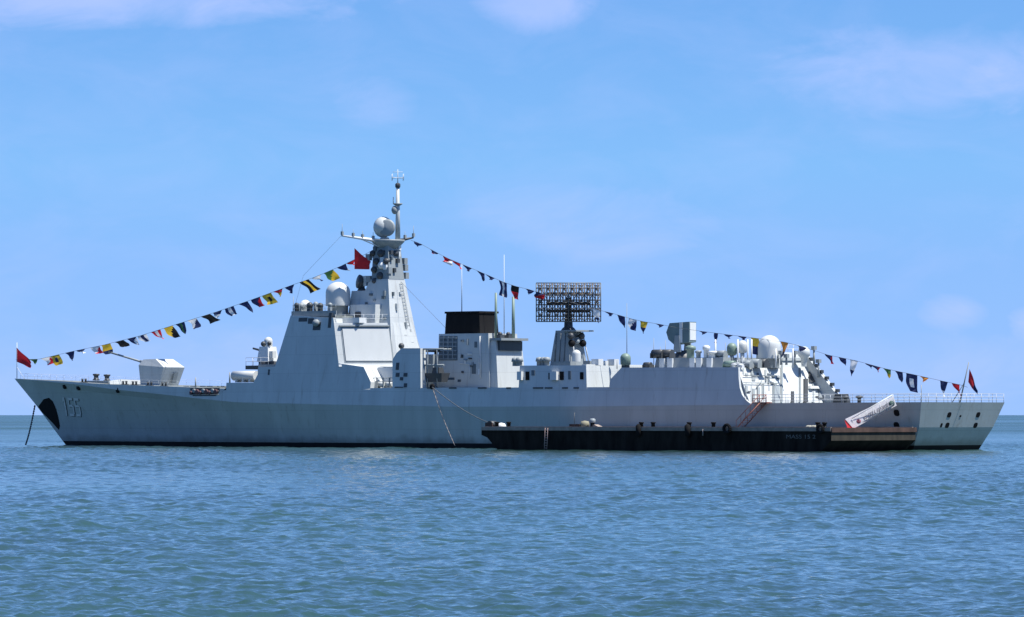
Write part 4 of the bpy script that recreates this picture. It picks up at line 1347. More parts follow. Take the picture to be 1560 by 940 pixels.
# missile launcher
pl0 = side(1040, 530, 0)
b = MB(); b.lathe((pl0.x, 0, 10.9), [(1.25, 0), (1.1, .5), (.8, .7), (.8, 1.0), (.01, 1.0)], 16); la = b.build('launcher', M['dark'], ship)
b = MB()
for sg in (1, -1):
    b.box((pl0.x, sg * 1.0, 11.7), (1.0, .3, 2.0), top=(.6, 1), rz=R(8))
b.build('launcher_arm', M['mid'], la)
b = MB()
c_, s_ = math.cos(R(12)), math.sin(R(12))
def LL(x, y, z): return (pl0.x + x * c_ - y * s_, x * s_ + y * c_, 13.75 + z)
prof = [(1.45, -.55), (1.75, .35), (1.3, 1.45), (-1.35, 1.6), (-1.35, -.85), (.7, -1.15)]
b.prism([LL(x, -.95, z) for x, z in prof], [LL(x, .95, z) for x, z in prof])
b.build('missile_box', mat('dark_teal_grey_paint', (0.13, 0.185, 0.19), 0.5, var=0.1), la)
b = MB(); prof = [(-.05, -.9), (-.45, -.9), (-.45, 1.5), (-.05, 1.48)]
b.prism([LL(x, .96, z) for x, z in prof], [LL(x, 1.02, z) for x, z in prof])
prof = [(-1.3, -.6), (-1.4, -.6), (-1.4, 1.5), (-1.3, 1.5)]  # pale plate puts the after face's sunlight into paint
b.prism([LL(x, -.8, z) for x, z in prof], [LL(x, .8, z) for x, z in prof])
b.build('stripe_and_lit_end', M['pale'], la)
# decoy dome forward on the hangar roof
p = side(953, 557, 6.2)
b = MB(); b.box((p.x, 6.2, 9.6), (.7, .7, .5)); dc = b.build('dome_stand', M['dark'], ship)
b = MB(); b.lathe((p.x, 6.2, 10.05), [(.35, 0), (.62, .15), (.64, .9)] + [(.64 * math.cos(k * .26), .9 + .6 * math.sin(k * .26)) for k in range(1, 6)] + [(.01, 1.5)], 16); b.build('cover', M['green'], dc)
# big after radome
p = side(1172, 545, 0.5)
b = MB(); b.lathe((p.x, .5, 9.7), [(1.2, 0), (1.2, 1.1), (1.4, 1.15)], 20); r2 = b.build('radome_base', M['mid'], ship)
b = MB(); b.lathe((p.x, .5, 10.8), [(1.35, 0), (1.36, .2), (1.38, 1.35)] + [(max(1e-4, 1.38 * math.cos(k * math.pi / 16)), 1.45 + 1.35 * math.sin(k * math.pi / 16)) for k in range(1, 9)], 26); b.build('radome', M['white'], r2)
# two smaller domes and posts left of it
for px, v, r, zt in ((1115, 2.5, .62, 12.7), (1131, 2.2, .6, 13.0)):
    p = side(px, 545, v)
    b = MB(); b.tube((p.x, v, 9.7), (p.x, v, zt - 1.3), .25, n=8); st_ = b.build('dome_stand', M['pale'], ship)
    b = MB(); b.lathe((p.x, v, zt - 1.5), [(r * .7, 0), (r, .25), (r, .9)] + [(r * math.cos(k * .26), .9 + r * math.sin(k * .26)) for k in range(1, 6)] + [(.01, .9 + r)], 14); b.build('cover', M['green'] if px < 1120 else M['white'], st_)
for px, v in ((1090, 3.4), (1124, 3), (1139, 3), (1145, 3.3), (1182, 1.2), (1208, 0)):
    p, q = side(px, 545, v), side(px, 517, v)
    b = MB(); b.tube((p.x, v, 9.7), (p.x, v, q.z if px < 1180 else 12.0), .13, .1, n=6); b.build('post', M['pale'], rh)
for k in range(16):
    px = random.uniform(1105, 1240); v = random.uniform(-4, 5)
    p = side(px, 552, v)
    if p.x < 28.3: continue
    z = 9.68
    b = MB(); b.box((p.x, v, z), (random.uniform(.3, .8), random.uniform(.3, .8), random.uniform(.5, 1.5)), top=(random.uniform(.6, 1), 1)); b.build('roof_fitting', M[random.choice(['mid', 'louvre', 'paint', 'dark'])], rh)
# small dome and signal frame on the upper storey
p = side(1231, 556, -5.0)
b = MB(); b.lathe((p.x, -4.2, 10.9), [(.3, -1), (.4, 0), (.72, .3), (.74, .7)] + [(.74 * math.cos(k * .26), .7 + .7 * math.sin(k * .26)) for k in range(1, 6)] + [(.01, 1.4)], 16); b.build('small_radome', M['white'], us_)
for px, py0, py1, v in ((1240, 533, 556, -5.4), (1211, 540, 556, -1.5), (1247, 553, 575, -6.2), (1198, 545, 556, .2), (1190, 540, 556, .6)):
    p, q = side(px, py1, v), side(px, py0, v)
    b = MB(); b.tube(p, (p.x, v, q.z), .16, .12, n=6); b.box((p.x, v, q.z), (.5, .5, .45)); b.build('lamp_post', M['mid'], us_)
b = MB()
railp([(28.2, .7, 11.6), (28.2, -5.9, 11.6)], .9, 1.0, .03)
railp([(27.4, 7.2, 9.7), (27.4, 1.0, 9.7)], .9, 1.0, .03)
b.build('roof_rail', M['rail'], us_)
# stern flagstaff
sf = aft(1475, 612, 0.35)
b = MB(); b.tube((.5, 0, 5.55), (-.75, 0, 10.2), .09, .06, n=8); b.tube((1.6, .0, 5.55), (-.1, 0, 7.8), .05, n=6); b.build('stern_flagstaff', M['mid'], ship)
b = MB(); b.tube((4.1, 2.6, 5.55), (4.1, 2.6, 7.6), .05, n=6); b.build('post', M['mid'], ship)
for px in (1288, 1309):
    p = side(px, 614, 5.0)
    b = MB(); b.lathe((p.x, 5.0, 5.53), [(.22, 0), (.22, .5), (.42, .6), (.42, .8), (.01, .85)], 10); b.build('deck_fitting', M['dark'], ship)

# draught of cables from mast
def wire(pts, name, m, r=.02, parent=ship):
    b = MB(); b.path(pts, r, 5); return b.build(name, m, parent)
wire([(um - .5, 0, 21), (78.5, 0, 14.4)], 'stay_wire', M['darkrope'], .02)
wire([yt[1], side(462, 420, 5.5), side(446, 478, 6.4)], 'halyard', M['darkrope'], .015)

# ------------------------------------------------------------------ world placement of ship points
def Wd(p):
    p = Vector(p)
    return SHIP + AX * p.x + PX * p.y + Vector((0, 0, p.z))

# ------------------------------------------------------------------ dressing lines and flags
def nth(i):
    ones = ['', 'first', 'second', 'third', 'fourth', 'fifth', 'sixth', 'seventh', 'eighth', 'ninth', 'tenth', 'eleventh', 'twelfth', 'thirteenth', 'fourteenth', 'fifteenth', 'sixteenth', 'seventeenth', 'eighteenth', 'nineteenth']
    if i < 20: return ones[i]
    t = {2: 'twent', 3: 'thirt', 4: 'fort'}[i // 10]
    return t + 'ieth' if i % 10 == 0 else t + 'y ' + ones[i % 10]

def flag_mesh(a, e, drop, kind, cols, pattern, seed):
    """a, e: ends of the hoist on the line (world); drop: world vector of the fly"""
    rnd = random.Random(seed)
    nx, ny = 6, 8
    nl = (e - a).cross(drop).normalized()
    ph = rnd.random() * 6
    vs, fs, mi = [], [], []
    for j in range(ny + 1):
        t = j / ny
        for i in range(nx + 1):
            s = i / nx
            if kind == 'pennant': ss = 0.5 + (s - 0.5) * (1 - 0.92 * t)
            elif kind == 'taper': ss = s * (1 - .62 * t) + .62 * t * .62
            elif kind == 'corner': ss = s * (1 - t) + t * (0.75 + .25 * s)
            else: ss = s
            p = a + (e - a) * ss + drop * t + nl * (0.26 * t * math.sin(5.5 * t + ph + 2.2 * s) + .12 * math.sin(6 * s + ph) * t)
            if kind != 'taper': p = p + (e - a) * (0.24 * t * math.sin(3.4 * t + ph) - 0.16 * t * (s - .5) * (1 + math.sin(2 * ph)))
            vs.append(p)
    def colour(s, t):
        if pattern == 'plain': return 0
        if pattern == 'half': return 0 if t < .5 else 1
        if pattern == 'bars': return 1 if .33 < s < .67 else 0
        if pattern == 'centre': return 1 if .3 < s < .75 and .3 < t < .75 else 0
        if pattern == 'diag': return 0 if s + t < 1.0 else 1
        if pattern == 'tip': return 0 if t < .62 else 1
        if pattern == 'frame': return 1 if .27 < s < .73 and .2 < t < .8 else 0
        return 0
    for j in range(ny):
        for i in range(nx):
            b0 = j * (nx + 1) + i
            fs.append((b0, b0 + 1, b0 + nx + 2, b0 + nx + 1)); mi.append(colour((i + .5) / nx, (j + .5) / ny))
    return vs, fs, mi

def make_flag(a, e, drop, kind, cols, pattern, seed, name, label, group, cat='flag'):
    vs, fs, mi = flag_mesh(a, e, drop, kind, cols, pattern, seed)
    o0 = a.copy()
    me = bpy.data.meshes.new(name)
    me.from_pydata([tuple(v - o0) for v in vs], [], fs)
    for c in cols: me.materials.append(FC[c])
    for p, i in zip(me.polygons, mi):
        p.material_index = min(i, len(cols) - 1); p.use_smooth = True
    o = bpy.data.objects.new(name, me)
    o.location = o0
    COL.objects.link(o)
    tag(o, label, cat, group)

# forward line: points of the photo on the centre plane drifting to the port yard
fwd_line = [(24, 548), (60, 547), (107, 536), (160, 525), (215, 511), (272, 493), (330, 475), (385, 456), (440, 436), (480, 422), (520, 405), (555, 388), (592, 368)]
def fv(px): return 0.0 + 1.3 * max(0, px - 24) / 570
aft_line = [(626, 366), (640, 371), (660, 382), (683, 394), (712, 406), (745, 420), (765, 429), (785, 436), (806, 441), (850, 455), (910, 472), (928, 476), (946, 481), (963, 486), (981, 490), (1005, 494), (1030, 499), (1071, 505), (1110, 510), (1150, 515), (1195, 521), (1222, 528), (1262, 541), (1302, 549), (1350, 562), (1389, 570), (1438, 581), (1462, 586), (1474, 590)]
def av(px): return 4.2 * (1 - min(1, max(0, (px - 626) / 850)))
def line_pt(line, vf, px):
    py = float(np.interp(px, [q[0] for q in line], [q[1] for q in line]))
    return Wd(side(px, py, vf(px)))
for nm, line, vf, lab in (('dressing_line', fwd_line, fv, 'thin dressing line of flags rising from the bow to the mast'), ('dressing_line', aft_line, av, 'thin dressing line of flags falling from the mast to the stern')):
    b = MB()
    pts = [line_pt(line, vf, q[0]) for q in line]
    b.path(pts, .022, 5)
    tag(b.build(nm, M['darkrope']), lab, 'rope', 'dressing lines')

FW = [(37, 'half', ('navy', 'white'), 'pennant', .8, 'navy and white'), (51, 'plain', ('green',), 'pennant', .7, 'dark green'), (70, 'diag', ('white', 'red'), 'rect', 1.0, 'white and red'), (84, 'centre', ('yellow', 'navy'), 'rect', 1.1, 'yellow and navy'),
      (107, 'plain', ('navy',), 'pennant', .9, 'plain navy'), (124, 'half', ('navy', 'white'), 'pennant', .5, 'navy and white'), (146, 'diag', ('white', 'red'), 'rect', 1.1, 'white and red'), (162, 'tip', ('yellow', 'navy'), 'rect', 1.0, 'yellow and navy'),
      (182, 'plain', ('black',), 'rect', 1.2, 'plain black'), (201, 'diag', ('navy', 'white'), 'corner', 1.1, 'navy and white'), (217, 'bars', ('white', 'navy'), 'rect', .9, 'white and navy'), (238, 'bars', ('red', 'white'), 'pennant', 1.0, 'red and white'),
      (257, 'diag', ('yellow', 'black'), 'rect', 1.3, 'yellow and black'), (275, 'bars', ('navy', 'green'), 'corner', 1.2, 'navy and green'), (293, 'diag', ('white', 'navy'), 'rect', .9, 'white and navy'), (314, 'plain', ('black',), 'rect', 1.2, 'plain black'),
      (332, 'half', ('navy', 'white'), 'pennant', .7, 'navy and white'), (350, 'bars', ('navy', 'white'), 'rect', .9, 'navy and white'), (371, 'plain', ('navy',), 'corner', 1.3, 'plain navy'), (390, 'diag', ('navy', 'red'), 'rect', 1.0, 'navy and red'),
      (407, 'centre', ('yellow', 'black'), 'rect', 1.5, 'large yellow and black'), (424, 'half', ('red', 'yellow'), 'pennant', .8, 'red and yellow'), (442, 'plain', ('navy',), 'pennant', .9, 'plain navy'), (464, 'bars', ('black', 'yellow'), 'rect', 1.4, 'black and yellow'),
      (483, 'tip', ('white', 'navy'), 'pennant', .7, 'white and navy'), (501, 'diag', ('green', 'yellow'), 'rect', 1.1, 'green and yellow'), (521, 'tip', ('navy', 'white'), 'corner', 1.1, 'navy and white'), (536, 'plain', ('red',), 'pennant', .45, 'plain red')]
right, down = Vector((1, 0, 0)), Vector((0, 0, -1))
for i, (px, pat, cols, kind, dr_, desc) in enumerate(FW):
    s_ = 11.2
    w = 7.8 if kind != 'pennant' else 8.2
    a = line_pt(fwd_line, fv, px - w); e = line_pt(fwd_line, fv, px + w - 2)
    rnd = random.Random(i * 7 + 3)
    drop = (down * rnd.uniform(.6, 1) + (-AX) * rnd.uniform(.3, 1.1) - PX * rnd.uniform(-.3, .5)).normalized() * dr_ * rnd.uniform(1.2, 1.6)
    shp = {'rect': 'signal flag', 'pennant': 'signal pennant', 'corner': 'cornered signal flag'}[kind]
    make_flag(a, e, drop, kind, cols, pat, i, 'signal_flag', f'{desc} {shp}, {nth(i + 1)} from the bow on the forward line', 'signal flags on the forward dressing line')
AF = [(637, 'plain', ('navy',), 'pennant', .45, 'small navy'), (661, 'half', ('navy', 'red'), 'pennant', .5, 'navy and red'), (682, 'diag', ('red', 'white'), 'rect', .7, 'red and white'), (695, 'plain', ('red',), 'corner', .6, 'plain red'), (712, 'plain', ('navy',), 'pennant', .55, 'small navy'),
      (732, 'plain', ('navy',), 'corner', 1.0, 'drooping navy'), (747, 'plain', ('navy',), 'pennant', .4, 'small navy'), (766, 'bars', ('navy', 'white'), 'rect', 1.8, 'large navy and white'), (785, 'half', ('black', 'red'), 'rect', 1.5, 'black and red'), (807, 'plain', ('navy',), 'pennant', .6, 'small navy'),
      (823, 'diag', ('navy', 'red'), 'rect', .7, 'navy and red'), (908, 'tip', ('white', 'navy'), 'corner', 1.5, 'white and navy'), (928, 'plain', ('navy',), 'pennant', .4, 'small navy'), (946, 'plain', ('navy',), 'corner', 1.3, 'drooping navy'), (964, 'diag', ('white', 'navy'), 'rect', 1.3, 'white and navy'), (981, 'half', ('yellow', 'navy'), 'pennant', 1.4, 'yellow and navy'),
      (1005, 'plain', ('navy',), 'pennant', .4, 'small navy'), (1071, 'plain', ('navy',), 'pennant', .4, 'small navy'), (1091, 'plain', ('navy',), 'rect', 1.2, 'narrow navy'), (1110, 'plain', ('navy',), 'pennant', .45, 'small navy'), (1131, 'plain', ('navy',), 'pennant', .4, 'small navy'),
      (1150, 'half', ('yellow', 'navy'), 'rect', 1.9, 'large yellow and navy'), (1195, 'tip', ('orange', 'navy'), 'pennant', 1.7, 'orange and navy'), (1222, 'plain', ('navy',), 'pennant', .6, 'small navy'), (1262, 'diag', ('navy', 'red'), 'corner', .9, 'navy and red'), (1283, 'plain', ('navy',), 'corner', .8, 'small navy'),
      (1301, 'tip', ('white', 'navy'), 'pennant', 1.8, 'white and navy'), (1325, 'plain', ('navy',), 'pennant', .4, 'small navy'), (1335, 'diag', ('navy', 'red'), 'pennant', .6, 'navy and red'), (1351, 'half', ('green', 'yellow'), 'corner', 1.0, 'green and yellow'), (1369, 'plain', ('navy',), 'corner', 1.2, 'drooping navy'),
      (1389, 'frame', ('navy', 'white'), 'rect', 2.0, 'large navy flag with white centre,'), (1408, 'plain', ('orange',), 'pennant', .6, 'small orange'), (1438, 'tip', ('navy', 'white'), 'pennant', 1.7, 'navy and white'), (1456, 'plain', ('red',), 'corner', 1.2, 'bright red')]
for i, (px, pat, cols, kind, dr_, desc) in enumerate(AF):
    w = 6.0 if dr_ > .7 else 7.0
    if px == 1091: w = 3.0
    if px == 1389: w = 8.5
    a = line_pt(aft_line, av, px - w); e = line_pt(aft_line, av, px + w)
    rnd = random.Random(i * 5 + 91)
    drop = (down * 0.97 + (-AX) * rnd.uniform(-.05, .2) - PX * rnd.uniform(-.25, .1)).normalized() * dr_ * 1.05
    shp = {'rect': 'signal flag', 'pennant': 'signal pennant', 'corner': 'cornered signal flag'}[kind]
    if desc.endswith(','): lab = f'{desc} {nth(i + 1)} from the mast on the aft line'
    else: lab = f'{desc} {shp}, {nth(i + 1)} from the mast on the aft line'
    make_flag(a, e, drop, kind, cols, pat, i + 50, 'signal_flag', lab, 'signal flags on the aft dressing line')
# national flags and ensigns on their staffs: hoist down the staff, fly blown aft
def staff_flag(top, bot, fly, cols, pat, lab, seed):
    make_flag(top, bot, fly, 'taper', cols, pat, seed, 'red_flag', lab, 'large red flags', 'flag')
staff_flag(Wd(side(25, 529, 0)), Wd(side(25, 551, 0)), Wd(side(49, 548, 0.6)) - Wd(side(25, 533, 0)), ('red',), 'plain', 'red flag flying from the jackstaff at the bow', 21)
staff_flag(Wd(side(540, 378, 2.2)), Wd(side(540, 410, 2.2)), Wd(side(563, 392, 1.8)) - Wd(side(540, 384, 2.2)), ('red',), 'plain', 'red flag flying below the yard beside the mast', 23)
staff_flag(Wd(side(1477, 562, 0)), Wd(side(1475, 582, 0)), Wd(side(1490, 592, -.2)) - Wd(side(1477, 568, 0)), ('red', 'navy'), 'tip', 'red ensign with dark lower edge on the stern flagstaff', 29)

# ------------------------------------------------------------------ anchor chain
ca, cb = Wd((153.1, 0.0, side(55, 617, 0).z)), Wd(side(38, 681, 0))
b = MB()
n = 46
o0 = Vector((cb.x, cb.y, 0))
for i in range(n):
    t0, t1 = i / n, (i + .86) / n
    sag = lambda t: Vector((0, 0, -0.5 * math.sin(math.pi * t)))
    b.tube(ca.lerp(cb, t0) + sag(t0) - o0, ca.lerp(cb, t1) + sag(t1) - o0, .13 if i % 2 else .085, n=6)
ch = b.build('anchor_chain', M['chain'])
ch.location = o0
tag(ch, 'dark anchor chain running from the bow down into the sea', 'chain')

# ------------------------------------------------------------------ barge alongside
BV, BT, BL = 25.3, 2.5, 51.4
V0 = 9.3
barge = tag(empty('barge', Wd((0.1, (BV + V0) / 2, 0)), RZ), 'flat black work barge with rusty stern moored alongside the warship', 'barge')
hw = (BV - V0) / 2
b = MB()
prof = [(0.0, BT), (0.0, 1.25), (2.6, -.9), (48.0, -.9), (50.6, 1.45), (51.5, 1.75), (51.5, BT)]
pt = [(x, hw, z) for x, z in prof]; sb_ = [(x, -hw, z) for x, z in prof]
b.face(pt); b.face(sb_[::-1])
for i in range(len(prof)):
    j = (i + 1) % len(prof)
    mi = 0
    if i == 0: mi = 1
    if i == len(prof) - 1: mi = 3
    b.face([pt[i], pt[j], sb_[j], sb_[i]], mi)
bh = b.build('barge_hull', [M['bargehull'], M['olive'], M['tan'], mat('oily_brown_deck', (0.10, 0.08, 0.065), 0.85, var=0.4, scale=0.6, stretch=1)], barge)
b = MB()
b.box((25.7, hw + .06, BT - .2), (51.4, .14, .40)); b.box((25.7, -hw - .06, BT - .2), (51.4, .14, .4))
b.build('rubbing_strake', M['tan'], barge)
b = MB(); b.box((-.07, 0, BT - .32), (.16, 2 * hw + .1, .5)); b.build('stern_strake', M['rust'], barge)
b = MB()
b.box((25.7, hw - .25, BT + .004), (51.0, .18, .26)); b.box((25.7, -hw + .25, BT + .004), (51.0, .18, .26))
b.build('coaming', M['tan'], barge)
def bpt(px, py, v=BV): p = side(px, py, v); return Vector((p.x - .1, v - (BV + V0) / 2, p.z))
for px in (757, 775, 995, 1050, 1087, 977, 1246, 1256):
    p = bpt(px, 650, BV - .8)
    b = MB()
    b.lathe((p.x, hw - .8, BT), [(.22, 0), (.22, .62), (.3, .66), (.3, .8), (.01, .82)], 10)
    b.build('bollard', M['black'], barge)
# white letters on the black side
def text_mesh(s, size):
    c = bpy.data.curves.new('lettering', 'FONT')
    c.body = s; c.size = size; c.align_x = 'LEFT'; c.extrude = .01
    o = bpy.data.objects.new('tmp', c)
    COL.objects.link(o)
    dg = bpy.context.evaluated_depsgraph_get()
    me = bpy.data.meshes.new_from_object(o.evaluated_get(dg))
    bpy.data.objects.remove(o)
    return me
def text_obj(s, size, width, name, m, parent, mtx):
    me = text_mesh(s, size)
    xs = [v.co.x for v in me.vertices]
    k = width / (max(xs) - min(xs))
    x0 = min(xs)
    for v in me.vertices: v.co = Vector(((v.co.x - x0) * k, v.co.y, v.co.z))
    me.transform(mtx)
    me.materials.clear(); me.materials.append(m)
    o = bpy.data.objects.new(name, me); COL.objects.link(o); o.parent = parent
    return o
p = bpt(1198, 668)
text_obj('MASS 15 2', .62, 4.1, 'barge_name', M['letter'], barge, Matrix.Translation((p.x, hw + .015, p.z)) @ Matrix(((-1, 0, 0, 0), (0, 0, 1, 0), (0, 1, 0, 0), (0, 0, 0, 1))))
# boarding ladder down the barge side
b = MB()
p = bpt(834, 653)
for dx in (-.2, .2):
    b.tube((p.x + dx, hw + .16, BT + .1), (p.x + dx + .15, hw + .16, .1), .05, n=6)
for k in range(8):
    z = .25 + k * .3
    b.tube((p.x - .2 + .15 * (1 - z / BT), hw + .16, z), (p.x + .2 + .15 * (1 - z / BT), hw + .16, z), .04, n=5)
b.build('side_ladder', mat('dusty_pink_paint', (.33, .24, .22), .8), barge)
b = MB(); p = bpt(1072, 655); b.tube((p.x, hw + .15, BT), (p.x, hw + .15, BT - .75), .07, n=6); b.build('hanging_rope', M['rope'], barge)
b = MB(); p = bpt(870, 640); b.tube((p.x, hw - .6, BT), (p.x, hw - .6, BT + 1.9), .04, n=5); b.build('flag_pole', M['dark'], barge)
def bw_(p): return barge.location + AX * p.x + PX * p.y + Vector((0, 0, p.z))
def Tt(p): return Vector(p)
# hanging fenders
for px, r, lab in ((1110, .62, 'black rubber fender at the barge edge below the orange ladder'), (975, .30, 'slim black fender at the barge edge left of middle'), (1050, .34, 'slim black fender at the barge edge near middle'), (1252, .55, 'black tyre fender at the barge edge left of the gangway')):
    p = bpt(px, 655)
    b = MB()
    n = 18
    if r > .5:
        for i in range(n):
            t0, t1 = 2 * math.pi * i / n, 2 * math.pi * (i + 1) / n
            b.tube((r * .72 * math.cos(t0), 0, r * .72 * math.sin(t0)), (r * .72 * math.cos(t1), 0, r * .72 * math.sin(t1)), r * .3, n=8)
    else:
        b.lathe((0, 0, -.8), [(.05, 0), (r, .15), (r, 1.3), (.05, 1.5)], 12)
    o = b.build('fender', M['black'])
    o.location = bw_(Vector((p.x, hw + .32, BT - .1 + (.15 if r > .5 else 0)))); o.rotation_euler = (0, 0, RZ)
    tag(o, lab, 'fender', 'fenders hung along the barge')
# pump set with a cream cover amidships, low timber stacks, small winch
def bthing(name, px, v, lab, cat):
    p = bpt(px, 650, v)
    o = empty(name, bw_(Vector((p.x, v - (BV + V0) / 2, BT + .004))), RZ)
    return tag(o, lab, cat)
t = bthing('pump_set', 885, BV - 2.0, 'small engine pump with cream covers on the barge deck left of middle', 'pump')
b = MB(); b.box((.6, 0, 0), (1.5, 1.0, .55)); b.build('engine', M['rust'], t)
b = MB(); b.lathe((-.6, 0, .25), [(.01, -.25), (.5, -.25), (.55, .3), (.45, .62), (.01, .7)], 14); b.build('cover', mat('cream_paint', (.24, .225, .16), .8), t)
b = MB(); b.box((-1.75, 0, 0), (.35, .35, .7)); b.build('stand', M['black'], t)
b = MB(); b.lathe((-1.75, 0, .7), [(.3, 0), (.36, .1), (.36, .4), (.2, .5), (.01, .5)], 12); b.build('filter', M['mid'], t)
b = MB(); b.prism([(-2.1, -.4, 0), (-3.6, -.4, 0), (-3.6, .4, 0), (-2.1, .4, 0)], [(-2.1, -.4, .5), (-2.3, -.4, .5), (-2.3, .4, .5), (-2.1, .4, .5)]); b.build('chute', M['tan'], t)
t = bthing('deck_winch', 745, BV - 2.2, 'dark winch with a pale cover at the left end of the barge deck', 'winch')
b = MB(); b.tube((-.5, -.5, .5), (-.5, .5, .5), .42, n=14); b.build('drum', M['dark'], t)
b = MB(); b.box((-.5, -.6, 0), (1.1, .12, .7)); b.box((-.5, .6, 0), (1.1, .12, .7)); b.build('frame', M['rust'], t)
b = MB(); b.lathe((-1.9, 0, 0), [(.6, 0), (.6, .3), (.45, .6), (.01, .7)], 12); b.build('cover', M['pale'], t)
for k, (px, v, lab) in enumerate(((1240, BV - 1.5, 'pale sacking heap on the barge deck left of the gangway'),)):
    t = bthing('sacking_heap', px, v, lab, 'heap')
    b = MB()
    for i in range(5): b.ball((-.6 + .35 * i, .1 * (i % 2), .22), .34, 10, sz=.75)
    b.build('sacks', mat('grey_sacking', (.34, .33, .27), .9, var=.2), t)

# ------------------------------------------------------------------ orange ladder from the barge up to the flight deck
la_b, la_t = Vector((24.9, 10.0, 2.52)), Vector((22.6, 8.75, 5.5))
o0 = Wd(la_b)
t = tag(empty('boarding_ladder', o0, RZ), 'orange red boarding ladder leaning from the barge to the flight deck edge', 'ladder')
la_t = tum(1158, 614, 8.9); la_b2 = side(1128, 651, 10.2)
vec = Vector((la_t.x - la_b.x - .5, la_t.y - la_b.y + .1, la_t.z - la_b.z))
st = Vector((0.1, -.35, 0))
pb = [Vector((.35, .35, 0)), Vector((-.15, -.35, 0))]
wdt = Vector((.45, .8, 0)).normalized() * .42
b = MB()
for sg in (1, -1): b.tube(wdt * sg, vec + wdt * sg, .06, n=6)
b.build('stringer', M['orange'], t)
b = MB()
for k in range(11):
    q = vec * ((k + .5) / 11)
    b.box(q - Vector((0, 0, .03)), (.5, .75, .05))
b.build('tread', M['orange'], t)
b = MB()
for sg in (1, -1):
    o_ = wdt * sg + Vector((0, 0, .95)); b.tube(o_, vec + o_, .04, n=6)
    for k in range(6):
        q = vec * (k / 5) + wdt * sg; b.tube(q, q + Vector((0, 0, .95)), .035, n=5)
b.build('handrail', M['orange'], t)
b = MB(); b.box(vec + Vector((.4, -.3, -.02)), (2.2, 1.0, .12)); b.build('top_platform', M['orange'], t)
b = MB()
for dx in (-.6, .4, 1.4):
    q = vec + Vector((dx, .15, .1)); b.tube(q, q + Vector((0, 0, .9)), .04, n=5)
b.tube(vec + Vector((-.6, .15, .95)), vec + Vector((1.4, .15, .95)), .05, n=5)
b.tube(vec + Vector((-.6, .15, .5)), vec + Vector((1.4, .15, .5)), .05, n=5)
b.build('platform_rail', M['orange'], t)

# ------------------------------------------------------------------ white gangway with lettered banner
gva, gvb = 12.6, 9.25                            # it comes in at an angle from the middle of the barge deck
g0, g1 = side(1297, 654, gva), side(1360, 616, gvb)
G0 = Vector((g0.x, gva, 2.5))
t = tag(empty('gangway', Wd(G0), RZ), 'white gangway with lettered banner sloping from the barge to the flight deck', 'gangway')
d = Vector((g1.x, gvb, g1.z)) - Vector((g0.x, gva, 2.6))
dh_ = Vector((d.x, d.y, 0)).normalized()
nn = Vector((d.y, -d.x, 0)).normalized()
if nn.y < 0: nn = -nn
def GP(s, h, off=0.0): return d * s + nn * off + Vector((0, 0, h + .1))
b = MB()
b.prism([GP(0, -.1, -.42), GP(1, -.1, -.42), GP(1, -.1, .42), GP(0, -.1, .42)], [GP(0, .02, -.42), GP(1, .02, -.42), GP(1, .02, .42), GP(0, .02, .42)])
b.build('walkway', M['mid'], t)
TI = R(16)                                       # the cloth hangs out a little at its foot
nb_ = nn * math.cos(TI) + Vector((0, 0, math.sin(TI)))
pd_ = nb_.dot(G0 + nn * .62)
def bp_(px, py, off=0.0):
    return hit(px, py, nb_, pd_ + off) - G0
b = MB()
qs = ((1287.5, 638.5), (1300, 653), (1366, 618), (1361, 603.5))
b.prism([bp_(*q, -.04) for q in qs], [bp_(*q, .02) for q in qs])
bn = b.build('banner', M['banner'], t)
b = MB()
for s_ in np.linspace(0.02, 1, 7):
    for off in (-.42, .42): b.tube(GP(s_, 0, off), GP(s_, 1.1, off), .035, n=5)
for off in (-.42, .42): b.tube(GP(0, 1.1, off), GP(1, 1.1, off), .04, n=5)
b.build('handrail', M['white'], t)
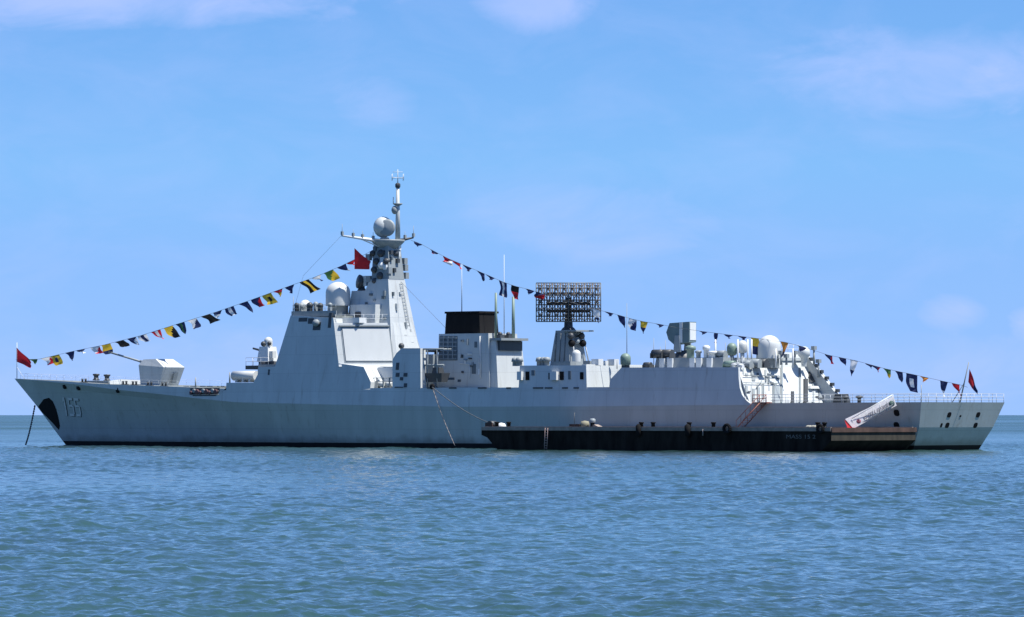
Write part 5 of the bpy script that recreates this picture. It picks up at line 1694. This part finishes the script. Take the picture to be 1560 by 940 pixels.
# lettering along the slope
A0, A1 = bp_(1306, 643, .03), bp_(1361, 613.5, .03)
ex = (A1 - A0).normalized()
ez = Vector((0, 0, 1)) - nb_ * nb_.z
ez.normalize()
Lw = (A1 - A0).length
for k, chs in enumerate('中国人民海军'):
    f0 = (0.17 + k * .118)
    p = A0 + ex * Lw * f0 - ez * .28
    me = text_mesh(chs, .74)
    me.transform(Matrix(((ex.x, ez.x, nb_.x, p.x), (ex.y, ez.y, nb_.y, p.y), (ex.z, ez.z, nb_.z, p.z), (0, 0, 0, 1))))
    me.materials.clear(); me.materials.append(M['ink'])
    o = bpy.data.objects.new('character', me); COL.objects.link(o); o.parent = bn
for f0, m_, r in ((0.04, mat('dull_red_emblem', (.25, .06, .09), .7), .26), (.955, mat('dark_green_emblem', (.03, .07, .06), .7), .34)):
    c_ = A0 + ex * Lw * f0
    b = MB(); b.lathe(c_, [(.01, .02), (r, .02), (r, 0)], 14, axis=tuple(nb_)); b.build('emblem', m_, bn)
b = MB(); b.box((-.1, 0, 0), (1.7, 1.5, .16)); b.build('foot_mat', M['red'], t)
b = MB()
qs = ((1286.3, 639.5), (1289.0, 640.5), (1301, 654), (1293, 657))
b.prism([bp_(*q, -.12) for q in qs], [bp_(*q, -.05) for q in qs]); b.build('end_cloth', M['red'], t)

# ------------------------------------------------------------------ mooring ropes
def rope(name, a, c, sag, r, m, lab, cat='rope'):
    b = MB()
    o0 = c.copy()
    pts = [a.lerp(c, k / 14) + Vector((0, 0, -sag * math.sin(math.pi * k / 14))) - o0 for k in range(15)]
    b.path(pts, r, 6)
    o = b.build(name, m); o.location = o0
    tag(o, lab, cat)
p = tum(659, 588)
rope('boat_rope', Wd(p + Vector((0, .15, 0))), Wd(side(693, 679, 9.4)), .35, .045, M['rope'], 'pale rope hanging from the warship side into the water')
rope('mooring_line', Wd(p + Vector((0, .15, -.1))), Wd(Vector((51.5, 22.5, 2.75))), .5, .05, M['darkrope'], 'dark mooring line from the warship side to the barge bow')
b = MB(); q = tum(659, 589); b.lathe(q, [(.01, .25), (.2, .25), (.34, .18), (.36, 0)], 14, axis=(0, 1, .1)); b.build('fairlead', M['black'], ship)
